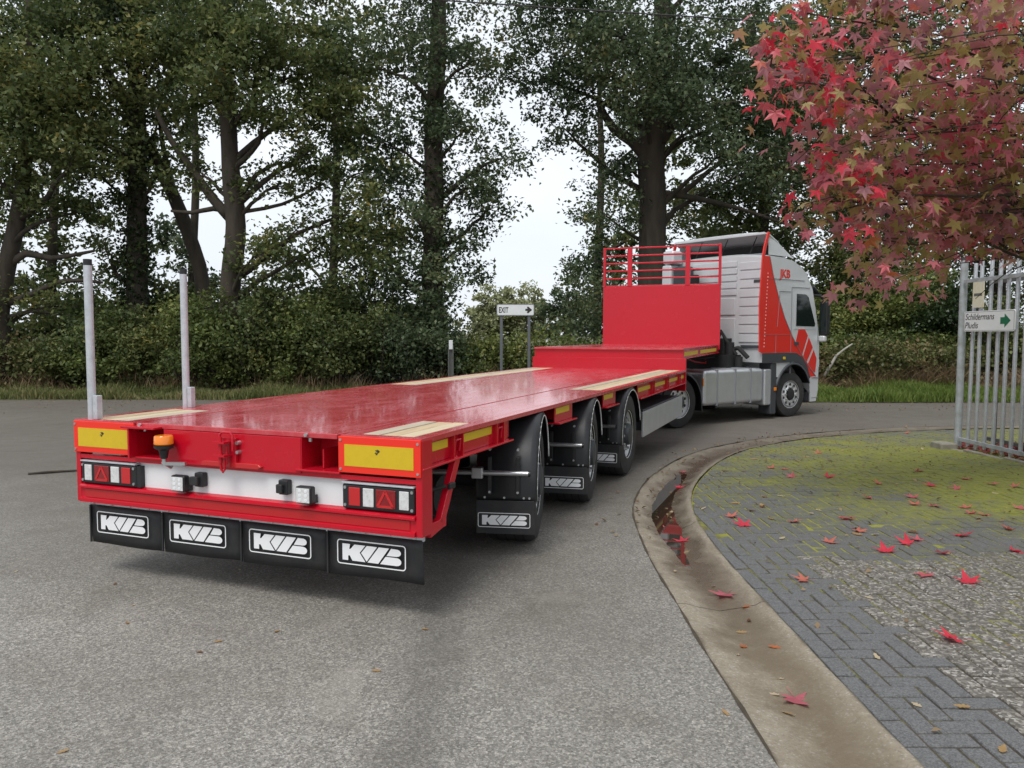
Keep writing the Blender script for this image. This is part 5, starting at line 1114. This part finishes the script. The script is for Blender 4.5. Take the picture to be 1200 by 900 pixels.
fallen = {k: [oval_mesh('fallen_'+k, M['lf_'+k], 80+j*3+i) for j in range(3)] if k in ('tan','brown','pale','orange') else [star_mesh('fallen_'+k, M['lf_'+k], .30, 50+j*3+i) for j in range(3)] for i, k in enumerate(('crimson','pinkred','salmon','tan','brown','pale','wine','orange'))}
def gdepth(x, y):
    """surface height under a leaf"""
    d, n, q = inside(x, y)
    if d > 0: return gz(y)+.006
    if d > -GWID: 
        f = -d/GWID; k = np.interp(1-f, [p[0]/GWID for p in PROF], [p[1] for p in PROF]); return gz(y)-k*dish(y)+.004
    return gz(y)+.004
def fall(x, y, kind, size, label, group, flat=False):
    o = inst('fallen_leaf', random.choice(fallen[kind])); z = gdepth(x, y) if y < 15.5 else gz(y)+.01
    if label.endswith('puddle'): z = max(z, -.044)
    o.location = (x, y, z); o.rotation_euler = (random.gauss(0, .12), random.gauss(0, .12), random.uniform(0, 6.28)); size *= 1.3 if kind in ('crimson','pinkred','salmon','wine') else (.62 if y < 6 else .9); o.scale = (size, size, size*random.uniform(.7, 1.3)); tag(o, label, 'leaf', group)
for x, y, k, s_ in FALL_PAVE:
    fall(x, y, k, s_, {'crimson':'bright crimson star-shaped leaf fallen on the mossy block paving','pinkred':'pinkish red star-shaped leaf fallen on the mossy block paving','salmon':'faded salmon star-shaped leaf fallen on the mossy block paving','tan':'tan dried leaf fallen on the mossy block paving','brown':'brown withered leaf fallen on the mossy block paving','pale':'pale cream dried leaf fallen on the mossy block paving'}[k], k+' leaves on the paving')
for x, y, k, s_ in FALL_GUT:
    fall(x, y, k, s_, {'crimson':'bright crimson leaf lying in the concrete gutter','pinkred':'pinkish red leaf lying in the concrete gutter','wine':'dark wine red leaf lying in the concrete gutter','tan':'tan dried leaf lying in the concrete gutter','brown':'brown withered leaf lying in the concrete gutter','pale':'pale cream dried leaf lying in the concrete gutter','orange':'orange leaf lying in the concrete gutter'}[k], k+' leaves in the gutter')
for x, y, k, s_ in FALL_ROAD: fall(x, y, k, s_, {'tan':'small tan leaf lying on the open asphalt','brown':'small brown leaf lying on the open asphalt','pale':'small pale leaf lying on the open asphalt'}[k], k+' leaves on the asphalt')
MB().tube([(-5.42,8.72,.012),(-5.25,8.80,.016),(-5.1,8.90,.012),(-4.9,8.93,.018),(-4.72,9.02,.012)], [.012,.016,.013,.012,.006], 6).build('twig', M['bark'], None, smooth='all'); tag(bpy.data.objects['twig'], 'dark fallen twig lying on the asphalt beside the trailer', 'twig')
# loose litter: crumbs of leaf on road edge, paving and in the fenced bed
def litter(name, pts, size, m, label):
    P = np.array(pts); o = leaves(name, P, size, .55, m, None, .35, .25, 0); tag(o, label, 'leaves')
pl = []
while len(pl) < 420:
    x, y = random.uniform(1.6, 6.4), random.uniform(3, 14.5); d, n, q = inside(x, y)
    if d > .03 and random.random() < .25+.75*sstep(5, 10, y): pl.append((x, y, gz(y)+.014))
litter('leaf_crumbs', pl, .045, M['dry'], 'scattered leaf crumbs on the block paving')
pl = [(random.uniform(6.52, 9.5), random.uniform(5, 12), 0) for _ in range(3800)]; pl = [(x, y, gz(y)+.02+.02*random.random()) for x, y, _ in pl]
litter('leaf_litter', pl, .12, leafmat('litter_leaves', [(0,(.10,.035,.025)),(.35,(.22,.05,.045)),(.6,(.34,.07,.06)),(.8,(.30,.15,.07)),(1,(.45,.30,.16))], .2, .7, 3), 'thick red and brown leaf litter in the fenced bed')
pl = []
for _ in range(700):
    j = random.randrange(40, len(G0)-40); p = G0[j]
    if p.y < 6 or p.x > 9: continue
    t = (G0[j+1]-G0[j-1]).normalized(); q = p+Vector((t.y,-t.x))*random.gauss(.1, .22); pl.append((q.x, q.y, gdepth(q.x, q.y)+.012))
litter('gutter_litter', pl, .05, M['dry'], 'small leaf bits gathered along the far gutter')
pl = [(random.uniform(-13, 13), random.gauss(19.6, 1.2), 0) for _ in range(500)]; pl = [(x, min(y, 20.7), gz(y)+.02) for x, y, _ in pl]
litter('road_litter', pl, .06, M['dry'], 'scattered leaf bits along the road edge by the verge')
